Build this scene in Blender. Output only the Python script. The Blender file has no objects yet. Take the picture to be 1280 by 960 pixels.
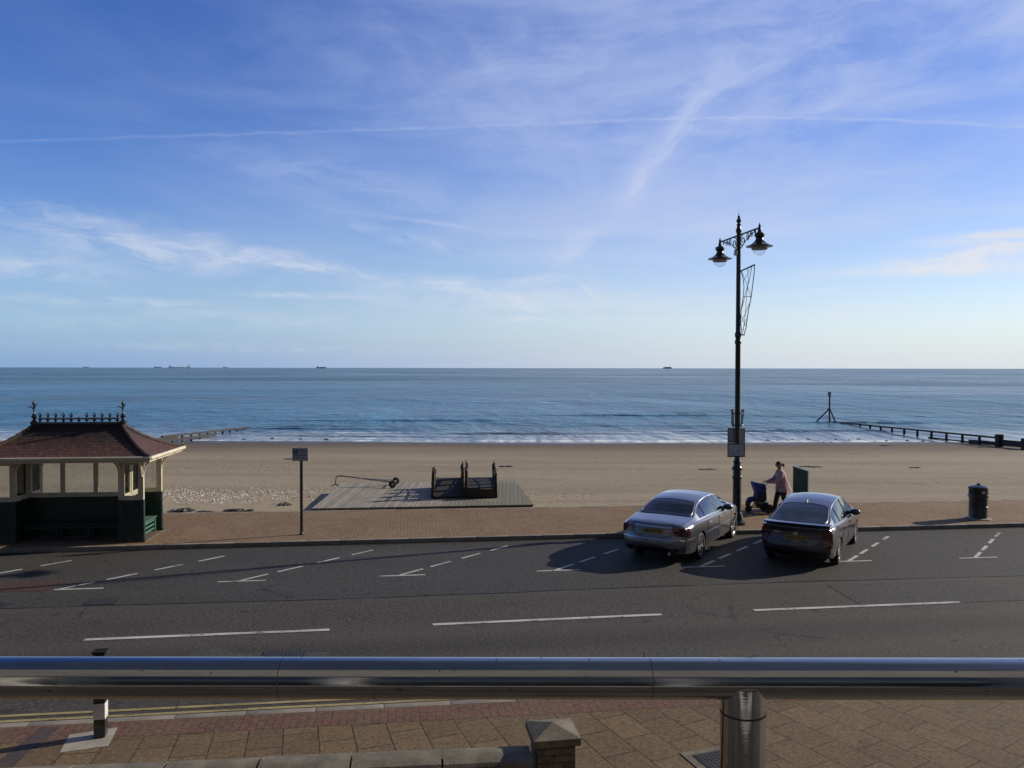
import bpy, bmesh, math, random
from mathutils import Vector, Matrix, noise as mnoise
from mathutils.bvhtree import BVHTree
R = math.radians
random.seed(7)
sc = bpy.context.scene
col = sc.collection

# ------------------------------------------------------------------ node helpers
class G:
    def __init__(s, nt):
        s.nt = nt
    def n(s, typ, **kw):
        nd = s.nt.nodes.new(typ)
        for k, v in kw.items():
            setattr(nd, k, v)
        return nd
    def put(s, sock, v):
        if hasattr(v, 'is_output') or isinstance(v, bpy.types.NodeSocket):
            s.nt.links.new(v, sock)
        elif v is not None:
            sock.default_value = v
    def math(s, op, a, b=None, c=None, clamp=False):
        nd = s.n('ShaderNodeMath', operation=op)
        nd.use_clamp = clamp
        s.put(nd.inputs[0], a)
        if b is not None: s.put(nd.inputs[1], b)
        if c is not None: s.put(nd.inputs[2], c)
        return nd.outputs[0]
    def vmath(s, op, a, b=None):
        nd = s.n('ShaderNodeVectorMath', operation=op)
        s.put(nd.inputs[0], a)
        if b is not None: s.put(nd.inputs[1], b)
        return nd.outputs[0]
    def coord(s):
        return s.n('ShaderNodeTexCoord').outputs['Object']
    def sep(s, v):
        nd = s.n('ShaderNodeSeparateXYZ'); s.put(nd.inputs[0], v)
        return nd.outputs
    def comb(s, x=0., y=0., z=0.):
        nd = s.n('ShaderNodeCombineXYZ')
        for i, v in enumerate((x, y, z)): s.put(nd.inputs[i], v)
        return nd.outputs[0]
    def noise(s, v, scale=1., detail=3., rough=.55, dist=0.):
        nd = s.n('ShaderNodeTexNoise')
        s.put(nd.inputs['Vector'], v)
        nd.inputs['Scale'].default_value = scale
        nd.inputs['Detail'].default_value = detail
        nd.inputs['Roughness'].default_value = rough
        nd.inputs['Distortion'].default_value = dist
        return nd.outputs['Fac']
    def scale(s, v, xyz):
        return s.vmath('MULTIPLY', v, xyz)
    def map(s, v, a, b, c=0., d=1., smooth=True):
        nd = s.n('ShaderNodeMapRange')
        nd.interpolation_type = 'SMOOTHSTEP' if smooth else 'LINEAR'
        s.put(nd.inputs[0], v)
        for i, x in enumerate((a, b, c, d)): s.put(nd.inputs[i + 1], x)
        return nd.outputs[0]
    def mix(s, f, a, b, mode='MIX'):
        nd = s.n('ShaderNodeMix', data_type='RGBA', blend_type=mode)
        s.put(nd.inputs[0], f); s.put(nd.inputs[6], c4(a)); s.put(nd.inputs[7], c4(b))
        return nd.outputs[2]
    def bump(s, h, strength=.5, dist=.01, normal=None):
        nd = s.n('ShaderNodeBump')
        nd.inputs['Strength'].default_value = strength
        nd.inputs['Distance'].default_value = dist
        s.put(nd.inputs['Height'], h)
        if normal is not None: s.put(nd.inputs['Normal'], normal)
        return nd.outputs[0]

def c4(c):
    if isinstance(c, (tuple, list)):
        return (c[0], c[1], c[2], 1.)
    return c

def newmat(name):
    m = bpy.data.materials.new(name); m.use_nodes = True
    nt = m.node_tree
    return m, G(nt), nt.nodes['Principled BSDF']

def pm(name, a, b=None, rough=.6, metal=0., vs=3., stretch=None, bump=0., bs=25., bd=.01,
       coat=0., spec=.5, rv=.1, detail=4., lo=.35, hi=.65, ior=1.5):
    """procedural paint/stone/wood: two tones mixed by noise, bump and uneven gloss"""
    m, g, p = newmat(name)
    v = g.coord()
    if stretch: v = g.scale(v, stretch)
    f = g.noise(v, vs, detail)
    p.inputs['Base Color'].default_value = c4(a)
    if b is None: b = tuple(x * .75 for x in a)
    g.put(p.inputs['Base Color'], g.mix(g.map(f, lo, hi), a, b))
    g.put(p.inputs['Roughness'], g.map(g.noise(v, vs * 2.3, 3.), .3, .7, max(.02, rough - rv), min(1., rough + rv)))
    p.inputs['Metallic'].default_value = metal
    p.inputs['Coat Weight'].default_value = coat
    p.inputs['Coat Roughness'].default_value = .05
    p.inputs['Specular IOR Level'].default_value = spec
    p.inputs['IOR'].default_value = ior
    if bump:
        g.put(p.inputs['Normal'], g.bump(g.noise(v, bs, 4.), bump, bd))
    return m

# ------------------------------------------------------------------ mesh helpers
class MB:
    def __init__(s):
        s.bm = bmesh.new()
    def add(s, vs, fs):
        bv = [s.bm.verts.new(v) for v in vs]
        for f in fs:
            try: s.bm.faces.new([bv[i] for i in f])
            except ValueError: pass
        return bv
    def box(s, c, size, rot=None, bev=0.):
        x, y, z = [d / 2 for d in size]
        P = [Vector(q) for q in ((-x,-y,-z),(x,-y,-z),(x,y,-z),(-x,y,-z),(-x,-y,z),(x,-y,z),(x,y,z),(-x,y,z))]
        if rot is not None:
            M = Matrix.Rotation(rot, 3, 'Z') if isinstance(rot, (int, float)) else rot
            P = [M @ q for q in P]
        bv = s.add([q + Vector(c) for q in P], [(0,3,2,1),(4,5,6,7),(0,1,5,4),(1,2,6,5),(2,3,7,6),(3,0,4,7)])
        if bev:
            es = list({e for v in bv for e in v.link_edges})
            bmesh.ops.bevel(s.bm, geom=es, offset=bev, segments=2, profile=.6, affect='EDGES')
        return s
    def beam(s, a, b, w, h, bev=0.):
        """rectangular bar between two points"""
        a, b = Vector(a), Vector(b); d = b - a
        q = d.to_track_quat('Y', 'Z').to_matrix()
        return s.box((a + b) / 2, (w, d.length, h), q, bev)
    def tube(s, pts, r, n=8, cap=True):
        pts = [Vector(p) for p in pts]
        rr = r if isinstance(r, (list, tuple)) else [r] * len(pts)
        vs, fs = [], []
        up = None
        for i, p in enumerate(pts):
            t = (pts[min(i + 1, len(pts) - 1)] - pts[max(i - 1, 0)])
            if t.length < 1e-9: t = Vector((0, 0, 1))
            t.normalize()
            if up is None:
                up = Vector((0, 0, 1)) if abs(t.z) < .9 else Vector((1, 0, 0))
            a = t.cross(up)
            if a.length < 1e-4: a = t.cross(Vector((.3, 1, .2)))
            a.normalize(); b = a.cross(t); up = b
            for k in range(n):
                th = 2 * math.pi * k / n
                vs.append(p + (a * math.cos(th) + b * math.sin(th)) * rr[i])
        m = len(pts)
        for i in range(m - 1):
            for k in range(n):
                k2 = (k + 1) % n
                fs.append((i*n+k, i*n+k2, (i+1)*n+k2, (i+1)*n+k))
        if cap:
            fs.append(tuple(range(n - 1, -1, -1))); fs.append(tuple((m-1)*n + k for k in range(n)))
        s.add(vs, fs); return s
    def lathe(s, prof, c=(0,0,0), n=24, M=None):
        """prof: list of (r,z); caps where r is 0"""
        vs, fs = [], []
        for (r, z) in prof:
            for k in range(n):
                th = 2 * math.pi * k / n
                q = Vector((r * math.cos(th), r * math.sin(th), z))
                if M is not None: q = M @ q
                vs.append(q + Vector(c))
        for i in range(len(prof) - 1):
            for k in range(n):
                k2 = (k + 1) % n
                fs.append((i*n+k, i*n+k2, (i+1)*n+k2, (i+1)*n+k))
        if prof[0][0] > 1e-6: fs.append(tuple(range(n - 1, -1, -1)))
        if prof[-1][0] > 1e-6: fs.append(tuple((len(prof)-1)*n + k for k in range(n)))
        s.add(vs, fs)
        return s
    def ball(s, c, r, n=12, m=8):
        rx, ry, rz = (r, r, r) if isinstance(r, (int, float)) else r
        prof = [(math.sin(math.pi * i / m), -math.cos(math.pi * i / m)) for i in range(m + 1)]
        prof[0] = (0, -1); prof[-1] = (0, 1)
        return s.lathe(prof, c, n, Matrix(((rx,0,0),(0,ry,0),(0,0,rz))))
    def prism(s, poly, z0, z1, M=None, c=(0,0,0)):
        n = len(poly)
        vs = [Vector((x, y, z0)) for x, y in poly] + [Vector((x, y, z1)) for x, y in poly]
        if M is not None: vs = [M @ v for v in vs]
        vs = [v + Vector(c) for v in vs]
        fs = [tuple(range(n - 1, -1, -1)), tuple(range(n, 2 * n))] + [(i, (i+1) % n, n + (i+1) % n, n + i) for i in range(n)]
        s.add(vs, fs); return s
    def grid(s, rows, close=False):
        m = len(rows[0]); vs = [p for r in rows for p in r]; fs = []
        for i in range(len(rows) - 1):
            for k in range(m if close else m - 1):
                k2 = (k + 1) % m
                fs.append((i*m+k, i*m+k2, (i+1)*m+k2, (i+1)*m+k))
        s.add(vs, fs); return s
    def build(s, name, mat, parent=None, smooth=True, angle=35, loc=None):
        bm = s.bm
        bmesh.ops.remove_doubles(bm, verts=bm.verts, dist=1e-5)
        bmesh.ops.dissolve_degenerate(bm, edges=bm.edges, dist=1e-6)
        bmesh.ops.recalc_face_normals(bm, faces=bm.faces)
        me = bpy.data.meshes.new(name); bm.to_mesh(me); bm.free()
        return link(name, me, mat, parent, smooth, angle, loc)

def link(name, me, mat, parent=None, smooth=True, angle=35, loc=None):
    o = bpy.data.objects.new(name, me); col.objects.link(o)
    if mat is not None:
        me.materials.clear(); me.materials.append(mat)
    if smooth:
        me.polygons.foreach_set('use_smooth', [True] * len(me.polygons))
        me.set_sharp_from_angle(angle=R(angle))
    if parent is not None: o.parent = parent
    if loc is not None: o.location = loc
    return o

def tag(o, label=None, cat=None, group=None, kind=None):
    if label: o['label'] = label
    if cat: o['category'] = cat
    if group: o['group'] = group
    if kind: o['kind'] = kind
    return o

def thing(name, label, cat, loc=(0,0,0), rz=0., group=None):
    o = bpy.data.objects.new(name, None); col.objects.link(o)
    o.location = loc; o.rotation_euler = (0, 0, rz); o.empty_display_size = .3
    return tag(o, label, cat, group)

def copy_tree(o, parent=None):
    kids = list(o.children)
    c = o.copy(); col.objects.link(c)
    if parent is not None: c.parent = parent
    for k in kids: copy_tree(k, c)
    return c

def structure(name, mb, mat, smooth=False):
    return tag(mb.build(name, mat, smooth=smooth), kind='structure')

def pchip(keys):
    xs = [k[0] for k in keys]; ys = [k[1] for k in keys]; n = len(xs)
    d = [(ys[i+1]-ys[i])/(xs[i+1]-xs[i]) for i in range(n-1)]
    t = [d[0]] + [0 if d[i-1]*d[i] <= 0 else 2*d[i-1]*d[i]/(d[i-1]+d[i]) for i in range(1, n-1)] + [d[-1]]
    def f(x):
        if x <= xs[0]: return ys[0]
        if x >= xs[-1]: return ys[-1]
        i = 0
        while x > xs[i+1]: i += 1
        h = xs[i+1]-xs[i]; u = (x-xs[i])/h
        return ((2*u**3-3*u*u+1)*ys[i] + (u**3-2*u*u+u)*h*t[i] + (-2*u**3+3*u*u)*ys[i+1] + (u**3-u*u)*h*t[i+1])
    return f

def nz(x, y=0., z=0.):
    return mnoise.noise(Vector((x, y, z)))

# ------------------------------------------------------------------ camera
H = 4.75
cam = bpy.data.objects.new('camera', bpy.data.cameras.new('camera')); col.objects.link(cam)
cam.data.sensor_width = 36.; cam.data.lens = 28.125
cam.data.clip_start = .05; cam.data.clip_end = 120000.
cam.location = (0, 0, H)
cam.rotation_euler = (Matrix.Rotation(R(90) - math.atan(.02), 3, 'X') @ Matrix.Rotation(R(.08), 3, 'Z')).to_euler()
sc.camera = cam

# ------------------------------------------------------------------ light and sky
SUN_AZ, SUN_EL = 69., 23.5
sun = bpy.data.objects.new('sun', bpy.data.lights.new('sun', 'SUN')); col.objects.link(sun)
sun.data.energy = 5.0; sun.data.angle = R(.5); sun.data.color = (1., .90, .74)
sun.rotation_euler = (R(90 - SUN_EL), 0, R(180 - SUN_AZ))
sun.location = (30, 12, 40)

wd = bpy.data.worlds.new('World'); sc.world = wd; wd.use_nodes = True
nt = wd.node_tree; nt.nodes.clear(); g = G(nt)
sky = g.n('ShaderNodeTexSky', sky_type='NISHITA')
sky.sun_disc = False; sky.sun_elevation = R(SUN_EL); sky.sun_rotation = R(SUN_AZ)
sky.altitude = 0.; sky.air_density = .9; sky.dust_density = .1; sky.ozone_density = 2.5
hs = g.n('ShaderNodeHueSaturation'); hs.inputs['Saturation'].default_value = 1.36; hs.inputs['Value'].default_value = 1.66
hs.inputs['Hue'].default_value = .523
nt.links.new(sky.outputs[0], hs.inputs['Color'])
d = g.n('ShaderNodeTexCoord').outputs['Generated']
X, Y, Z = g.sep(d)
az = g.math('MULTIPLY', g.math('ARCTAN2', X, Y), 180 / math.pi)
el = g.math('MULTIPLY', g.math('ARCSINE', Z), 180 / math.pi)
wob = g.noise(g.comb(g.math('MULTIPLY', az, .12), g.math('MULTIPLY', el, .35)), 1., 4., .6)
el2 = g.math('ADD', el, g.math('MULTIPLY', g.math('SUBTRACT', wob, .5), 3.0))
# high cirrus: streaks of ice cloud, each (azimuth, elevation, slope deg, half length, half width, strength, grain)
CIRRUS = [
    (21., 19.5, 8., 19., 5.5, .66, .8), (-1., 17.5, -32., 10., 2.6, .34, 1.0), (8., 21.5, 4., 20., 3., .38, .8),
    (11.6, 15.9, 46., 4.6, .85, .95, .8), (8.9, 12.9, 60., 2.2, .7, .95, .9), (4.6, 8.4, 38., 1.8, .45, .5, 1.2),
    (-12.5, 12.8, -8., 10., 1.3, .34, 1.2),
    (-24., 7.7, -3., 9., 1.1, .66, 1.5), (-15., 7.0, -5., 6.5, .5, .62, 1.6), (-30., 9.4, -4., 6., .6, .4, 1.5),
    (-31., 6.0, -2., 5., .9, .5, 1.4),
    (-15., 5.0, -1.5, 4.2, .16, .5, 1.2), (-5., 10.1, -6.5, 7., .16, .34, .8),
    (31.5, 7.0, 4., 5.5, .5, 1.7, 1.8), (29., 6.2, -1., 6., .35, 1.6, 1.2), (31., 8.0, 1., 3.5, .35, 1.6, 1.3), (4., 8.6, 30., 2., .8, .34, 1.),
    (6., 6.0, -58., 1.7, .3, .30, 1.), (2., 4.6, -2., 16., 1.0, .42, 1.2), (22., 12.6, 0., 10., 1.4, .34, 1.),
    (-20., 3.3, 0., 14., .8, .22, 1.2), (26., 3.4, 0., 10., .5, .28, 1.2), (10., 3.2, 0., 10., .5, .25, 1.),
    (-20., 1.35, 0., 9., .28, .22, 2.4), (14., 10., 6., 12., 2.6, .2, .8), (-4., 5.6, -6., 6., .5, .55, 1.6), (2., 6.3, 8., 2.4, .4, .5, 1.4), (5.5, 5.4, -40., 1.2, .22, .55, 1.2), (4., 3.5, 0., 6., .25, .45, 1.6), (18., 5.0, 2., 5., .2, .4, 1.5), (-26., 4.2, 0., 7., .3, .4, 1.5), (-8., 9.2, -12., 5., .45, .4, 1.2),
]
cl = None
def acc(v):
    global cl
    cl = v if cl is None else g.math('SUBTRACT', 1., g.math('MULTIPLY', g.math('SUBTRACT', 1., cl), g.math('SUBTRACT', 1., v)))
for i, (a0, e0, sl, L, W, st, gr) in enumerate(CIRRUS):
    c_, s_ = math.cos(R(sl)), math.sin(R(sl))
    dx = g.math('SUBTRACT', az, a0); dy = g.math('SUBTRACT', el2 if W > .45 else g.math('ADD', el, g.math('MULTIPLY', g.math('SUBTRACT', wob, .5), .7)), e0)
    al = g.math('ADD', g.math('MULTIPLY', dx, c_), g.math('MULTIPLY', dy, s_))
    ac = g.math('ADD', g.math('MULTIPLY', dx, -s_), g.math('MULTIPLY', dy, c_))
    q = g.math('ADD', g.math('POWER', g.math('DIVIDE', al, L), 2.), g.math('POWER', g.math('DIVIDE', ac, W), 2.))
    mask = g.math('EXPONENT', g.math('MULTIPLY', q, -1.))
    nn = g.noise(g.comb(g.math('MULTIPLY', al, (.16 if W > 1 else .22) * gr), g.math('MULTIPLY', ac, (.42 if W > 2 else .75) * gr), i * 3.7), 1., 7., .62, .6)
    acc(g.math('MULTIPLY', mask, g.map(nn, .32 if W > 2 else .22 if W > .7 else .30, .74 if W > 2 else .72, 0., st)) if st < 1.5 else g.math('MINIMUM', g.math('MULTIPLY', mask, g.map(nn, .25, .70, .15, st)), .9))
# overall thin veil
vn = g.noise(g.comb(g.math('MULTIPLY', az, .05), g.math('MULTIPLY', el, .22), 9.1), 1., 6., .6, .6)
acc(g.math('MULTIPLY', g.map(vn, .30, .75, .35, 1.), g.math('MULTIPLY', g.map(az, -34., 20., .10, .70), g.map(el, 3., 13., .2, 1.))))
# contrail: an arc across the sky, slightly kinked by the wind
arc = g.math('SUBTRACT', 16.95, g.math('MULTIPLY', g.math('POWER', g.math('SUBTRACT', az, 8.), 2.), g.map(az, -2., 18., .00222, .0046)))
kn = g.math('MULTIPLY', g.math('SUBTRACT', g.noise(g.comb(az, 0., 4.), .5, 5.), .5), .42)
da = g.math('SUBTRACT', el, g.math('ADD', arc, kn))
wid = g.map(az, -33., 33., .085, .10, False)
tr = g.math('EXPONENT', g.math('MULTIPLY', g.math('POWER', g.math('DIVIDE', da, wid), 2.), -1.))
tn = g.map(g.noise(g.comb(az, 0., 2.), .8, 5.), .25, .7, .25, .6)
acc(g.math('MULTIPLY', tr, g.math('MULTIPLY', tn, g.map(az, -33., 20., .22, .72))))
# moist bright air low over the sea, brightest towards the sun
SS = .085
def lin(r, g_, b): return tuple(((x / 255.) ** 2.2) / SS for x in (r, g_, b))
CLOUD = g.mix(g.map(el, 5., 15.), lin(228, 231, 238), lin(188, 202, 238))
low = g.math('EXPONENT', g.math('MULTIPLY', g.math('POWER', g.math('DIVIDE', g.math('MAXIMUM', el, 0.), 6.5), 1.3), -1.))
airc = g.mix(g.map(az, -36., 36.), lin(126, 162, 212), lin(212, 219, 230))
skyc = g.mix(g.math('MULTIPLY', low, .94), hs.outputs[0], airc)
skyc = g.mix(g.math('MINIMUM', cl, .95), skyc, CLOUD)
# unseen sky overhead and inland, darkened and greyed to cut the fill light
hi = g.math('MAXIMUM', g.map(el, 38., 66.), g.map(Y, .25, -.35))
skyc = g.mix(g.math('MULTIPLY', hi, .9), skyc, lin(64, 72, 88))
bg = g.n('ShaderNodeBackground'); nt.links.new(skyc, bg.inputs['Color']); bg.inputs['Strength'].default_value = SS
out = g.n('ShaderNodeOutputWorld'); nt.links.new(bg.outputs[0], out.inputs['Surface'])

vs_ = sc.view_settings
vs_.view_transform = 'Standard'; vs_.look = 'None'; vs_.exposure = 0.0; vs_.gamma = 1.; vs_.use_curve_mapping = False
sc.cycles.use_denoising = True
sc.cycles.max_bounces = 8

# ------------------------------------------------------------------ materials
def asphalt(name, a, b, dark, lanes=False):
    m, g, p = newmat(name); v0 = g.coord()
    nd = g.n('ShaderNodeVectorRotate', rotation_type='Z_AXIS'); g.put(nd.inputs['Vector'], v0); nd.inputs['Angle'].default_value = -R(7.2)
    v = nd.outputs[0]; x, y, z = g.sep(v)
    big = g.noise(g.scale(v, (.22, .8, 1)), 1., 6., .65)
    c = g.mix(g.map(big, .32, .68), a, b)
    c = g.mix(g.math('MULTIPLY', g.map(g.noise(v, 3.5, 5., .7), .40, .66), .5), c, tuple(q * .72 for q in a))
    fine = g.noise(v, 15., 4., .85); f2 = g.noise(v, 38., 2., .8)
    c = g.mix(g.map(fine, .50, .68), c, tuple(min(1, q * 1.75) for q in a))
    c = g.mix(g.map(fine, .50, .34), c, dark)
    c = g.mix(g.map(f2, .58, .72), c, tuple(min(1, q * 2.6) for q in a))
    if lanes:                                              # tyre-polished wheel paths and an oil-darkened lane centre
        for yc, hw, k in ((13.0, .33, .3), (14.6, .33, .28), (17.0, .36, .3), (18.6, .36, .25)):
            q = g.math('EXPONENT', g.math('MULTIPLY', g.math('POWER', g.math('DIVIDE', g.math('SUBTRACT', g.math('ADD', y, g.math('MULTIPLY', big, .5)), yc), hw), 2.), -1.))
            c = g.mix(g.math('MULTIPLY', q, k), c, tuple(q_ * 1.45 for q_ in a))
        for yc, hw, k in ((13.8, .45, .35), (17.8, .45, .35)):
            q = g.math('EXPONENT', g.math('MULTIPLY', g.math('POWER', g.math('DIVIDE', g.math('SUBTRACT', g.math('ADD', y, g.math('MULTIPLY', big, .4)), yc), hw), 2.), -1.))
            c = g.mix(g.math('MULTIPLY', q, k), c, dark)
    st = g.noise(v, .8, 6., .7, 1.)
    c = g.mix(g.math('MULTIPLY', g.map(st, .60, .72), .45), c, dark)
    sp = g.noise(v, 2.6, 3., .6)                           # drips and small stains
    c = g.mix(g.math('MULTIPLY', g.map(sp, .64, .71), .7), c, dark)
    vo = g.n('ShaderNodeTexVoronoi', feature='DISTANCE_TO_EDGE'); vo.inputs['Scale'].default_value = .32
    g.put(vo.inputs['Vector'], g.vmath('ADD', v, g.scale(g.n('ShaderNodeTexNoise').outputs['Color'], (.0, .0, .0))))
    wv = g.noise(v, 2.2, 4., .7)
    ck = g.math('MULTIPLY', g.map(g.math('ADD', vo.outputs['Distance'], g.math('MULTIPLY', g.math('SUBTRACT', wv, .5), .10)), .010, .002), g.map(g.noise(v, .23, 2.), .54, .62))
    c = g.mix(g.math('MULTIPLY', ck, .5), c, tuple(q * .5 for q in dark))
    g.put(p.inputs['Base Color'], c)
    p.inputs['Roughness'].default_value = .82
    p.inputs['Specular IOR Level'].default_value = .28
    g.put(p.inputs['Normal'], g.bump(g.math('ADD', fine, g.math('MULTIPLY', f2, .5)), .6, .02))
    return m
M_road = asphalt('asphalt', (.066, .057, .048), (.050, .044, .038), (.021, .020, .018), True)
M_bay = asphalt('asphalt_parking', (.055, .051, .045), (.040, .038, .035), (.020, .020, .019))
M_patch = asphalt('asphalt_patch', (.060, .056, .05), (.05, .047, .043), (.03, .03, .028))
M_redpatch = asphalt('asphalt_red', (.074, .039, .033), (.058, .035, .030), (.025, .02, .02))

def paintline(name, a):
    m, g, p = newmat(name); v = g.coord()
    w = g.noise(v, 5., 7., .78); w2 = g.noise(v, 1.1, 4., .7)
    c = g.mix(g.map(w2, .35, .7), a, tuple(x * .62 for x in a))
    c = g.mix(g.map(g.math('ADD', w, g.math('MULTIPLY', g.math('SUBTRACT', w2, .5), .35)), .56, .63), c, (.065, .058, .052))
    g.put(p.inputs['Base Color'], c); p.inputs['Roughness'].default_value = .7
    return m
M_white = paintline('road_paint_white', (.50, .49, .45))
M_yellow = paintline('road_paint_yellow', (.34, .28, .11))

def bricks(name, vec_fn, w, h, c1, c2, mortar, msize=.008, bump=.5, tint=None, off=.5):
    m, g, p = newmat(name); v = g.coord()
    b = g.n('ShaderNodeTexBrick'); b.offset = off
    g.put(b.inputs['Vector'], vec_fn(g, v))
    b.inputs['Color1'].default_value = c4(c1); b.inputs['Color2'].default_value = c4(c2); b.inputs['Mortar'].default_value = c4(mortar)
    b.inputs['Scale'].default_value = 1.; b.inputs['Mortar Size'].default_value = msize
    b.inputs['Brick Width'].default_value = w; b.inputs['Row Height'].default_value = h; b.inputs['Mortar Smooth'].default_value = .2
    c = b.outputs['Color']
    big = g.noise(v, .45, 6., .62, .3)
    c = g.mix(g.math('MULTIPLY', g.map(big, .35, .7), .55), c, tint or tuple(x * 1.25 for x in c2))
    fine = g.noise(v, 22., 5., .8)
    c = g.mix(1., c, g.mix(g.map(fine, .34, .66), (.66,)*3, (1.34,)*3), 'MULTIPLY')
    c = g.mix(g.math('MULTIPLY', g.map(g.noise(v, 1.7, 5., .75, .6), .58, .72), .5), c, tuple(q * .9 for q in mortar))
    c = g.mix(g.math('MULTIPLY', g.map(g.noise(v, 7.5, 2., .5), .70, .74), .6), c, tuple(q * .8 for q in mortar))
    g.put(p.inputs['Base Color'], c)
    p.inputs['Roughness'].default_value = .85; p.inputs['Specular IOR Level'].default_value = .3
    hgt = g.math('ADD', g.math('MULTIPLY', b.outputs['Fac'], -1.), g.math('MULTIPLY', fine, .35))
    g.put(p.inputs['Normal'], g.bump(hgt, bump, .008))
    return m
TH = R(7.2)
def rot_vec(ang):
    def f(g, v):
        nd = g.n('ShaderNodeVectorRotate', rotation_type='Z_AXIS'); g.put(nd.inputs['Vector'], v); nd.inputs['Angle'].default_value = ang
        return nd.outputs[0]
    return f
def fan_vec(g, v):
    x, y, z = g.sep(v)
    dx = g.math('SUBTRACT', x, -8.4); dy = g.math('SUBTRACT', 31., y)
    th = g.math('MULTIPLY', g.math('ARCTAN2', dx, dy), 21.)
    r = g.math('SQRT', g.math('ADD', g.math('MULTIPLY', dx, dx), g.math('MULTIPLY', dy, dy)))
    return g.comb(r, th, 0.)
M_prom = bricks('promenade_blocks', lambda g, v: rot_vec(R(90 - 7.2))(g, v), .21, .105, (.228, .143, .074), (.172, .104, .054), (.095, .066, .042), .007, .5, (.240, .172, .098))
M_slab = bricks('pavement_slabs', fan_vec, .62, .415, (.158, .107, .054), (.116, .079, .041), (.035, .027, .018), .010, .7, (.152, .112, .06))
M_redbrick = bricks('kerbside_bricks', lambda g, v: rot_vec(R(90 - 7.2))(g, v), .215, .105, (.145, .066, .046), (.12, .078, .05), (.06, .04, .03), .007, .5, (.17, .10, .065))
M_kerb = pm('kerb_stone', (.25, .22, .18), (.18, .16, .13), .85, vs=2.2, bump=.4, bs=60)
M_conc = pm('concrete', (.36, .33, .28), (.27, .25, .21), .9, vs=3., bump=.4, bs=50)

# sand
m, g, p = newmat('sand'); v = g.coord(); x, y, z = g.sep(v)
big = g.noise(g.scale(v, (.05, .28, 1)), 1., 6., .62, .3)
c = g.mix(g.map(big, .33, .68), (.312, .260, .180), (.248, .204, .140))
near = g.map(g.math('ADD', y, g.math('MULTIPLY', big, 6.)), 29., 37.)
c = g.mix(near, (.335, .272, .185), c)
fine = g.noise(v, 14., 5., .75)
c = g.mix(1., c, g.mix(g.map(fine, .3, .7), (.82,)*3, (1.18,)*3), 'MULTIPLY')
tl = g.noise(g.scale(v, (.55, 1.0, 1)), 1., 6., .75, .4)
band = g.map(g.noise(g.comb(0., g.math('MULTIPLY', y, .22), g.math('MULTIPLY', x, .01)), 1., 3., .6), .48, .62, .15, 1.)
c = g.mix(g.math('MULTIPLY', g.math('MULTIPLY', g.map(tl, .57, .70), band), .75), c, (.085, .068, .046))   # scattered weed and tide wrack
trk = g.noise(g.scale(v, (.035, 1.3, 1)), 1., 3., .5, .2)
c = g.mix(g.math('MULTIPLY', g.map(trk, .60, .66), .16), c, (.12, .095, .065))
fp = g.n('ShaderNodeTexVoronoi', feature='F1'); fp.inputs['Scale'].default_value = 1.; g.put(fp.inputs['Vector'], g.scale(v, (2.1, 1.1, 1)))
foot = g.math('MULTIPLY', g.map(fp.outputs['Distance'], .30, .12), g.map(g.noise(g.scale(v, (.07, .12, 1)), 1., 4., .6), .46, .60))
damp = g.map(g.math('ADD', y, g.math('MULTIPLY', g.noise(g.scale(v, (.06, .1, 1)), 1., 4.), 8.)), 56., 71.)
c = g.mix(damp, c, (.135, .105, .078))
wet = g.map(g.math('ADD', y, g.math('MULTIPLY', g.noise(g.scale(v, (.12, .2, 1)), 1., 4.), 5.)), 69.5, 73.)
c = g.mix(wet, c, (.072, .06, .05))
g.put(p.inputs['Base Color'], c)
g.put(p.inputs['Roughness'], g.map(wet, 0., 1., .95, .35)); p.inputs['Specular IOR Level'].default_value = .25
hg = g.math('ADD', g.math('MULTIPLY', g.noise(g.scale(v, (1., 1.6, 1)), 1.6, 5., .65), 1.), g.math('MULTIPLY', fine, .35))
hg = g.math('SUBTRACT', hg, g.math('MULTIPLY', foot, .55))
g.put(p.inputs['Normal'], g.bump(hg, .5, .10))
M_sand = m

# sea
m, g, p = newmat('sea_water'); v = g.coord(); x, y, z = g.sep(v)
patch = g.noise(g.scale(v, (.004, .008, 1)), 1., 5., .6, .4)
far = g.map(g.math('ADD', y, g.math('MULTIPLY', patch, 200.)), 230., 560.)
c = g.mix(g.map(patch, .38, .66), (.006, .095, .190), (.012, .125, .185))
c = g.mix(g.math('MULTIPLY', far, .9), c, (.022, .082, .078))
c = g.mix(g.math('MULTIPLY', g.map(g.noise(g.scale(v, (.006, .022, 1)), 1., 4., .6, .3), .50, .62), .75), c, (.012, .060, .075))
rip = g.math('ADD', g.math('MULTIPLY', g.noise(g.scale(v, (.9, .40, 1)), 1., 4., .7), .6), g.math('MULTIPLY', g.noise(g.scale(v, (.14, .05, 1)), 1., 4., .7), .4))
c = g.mix(1., c, g.mix(g.map(rip, .36, .64), (.70,)*3, (1.32,)*3), 'MULTIPLY')
shal = g.map(y, 104., 76.)
c = g.mix(g.math('MULTIPLY', shal, .6), c, (.06, .09, .10))
c = g.mix(g.math('MULTIPLY', g.map(g.math('ADD', y, g.math('MULTIPLY', g.noise(g.scale(v, (.05, .3, 1)), 1., 4.), 5.)), 87., 79.), .55), c, (.22, .25, .28))
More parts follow.
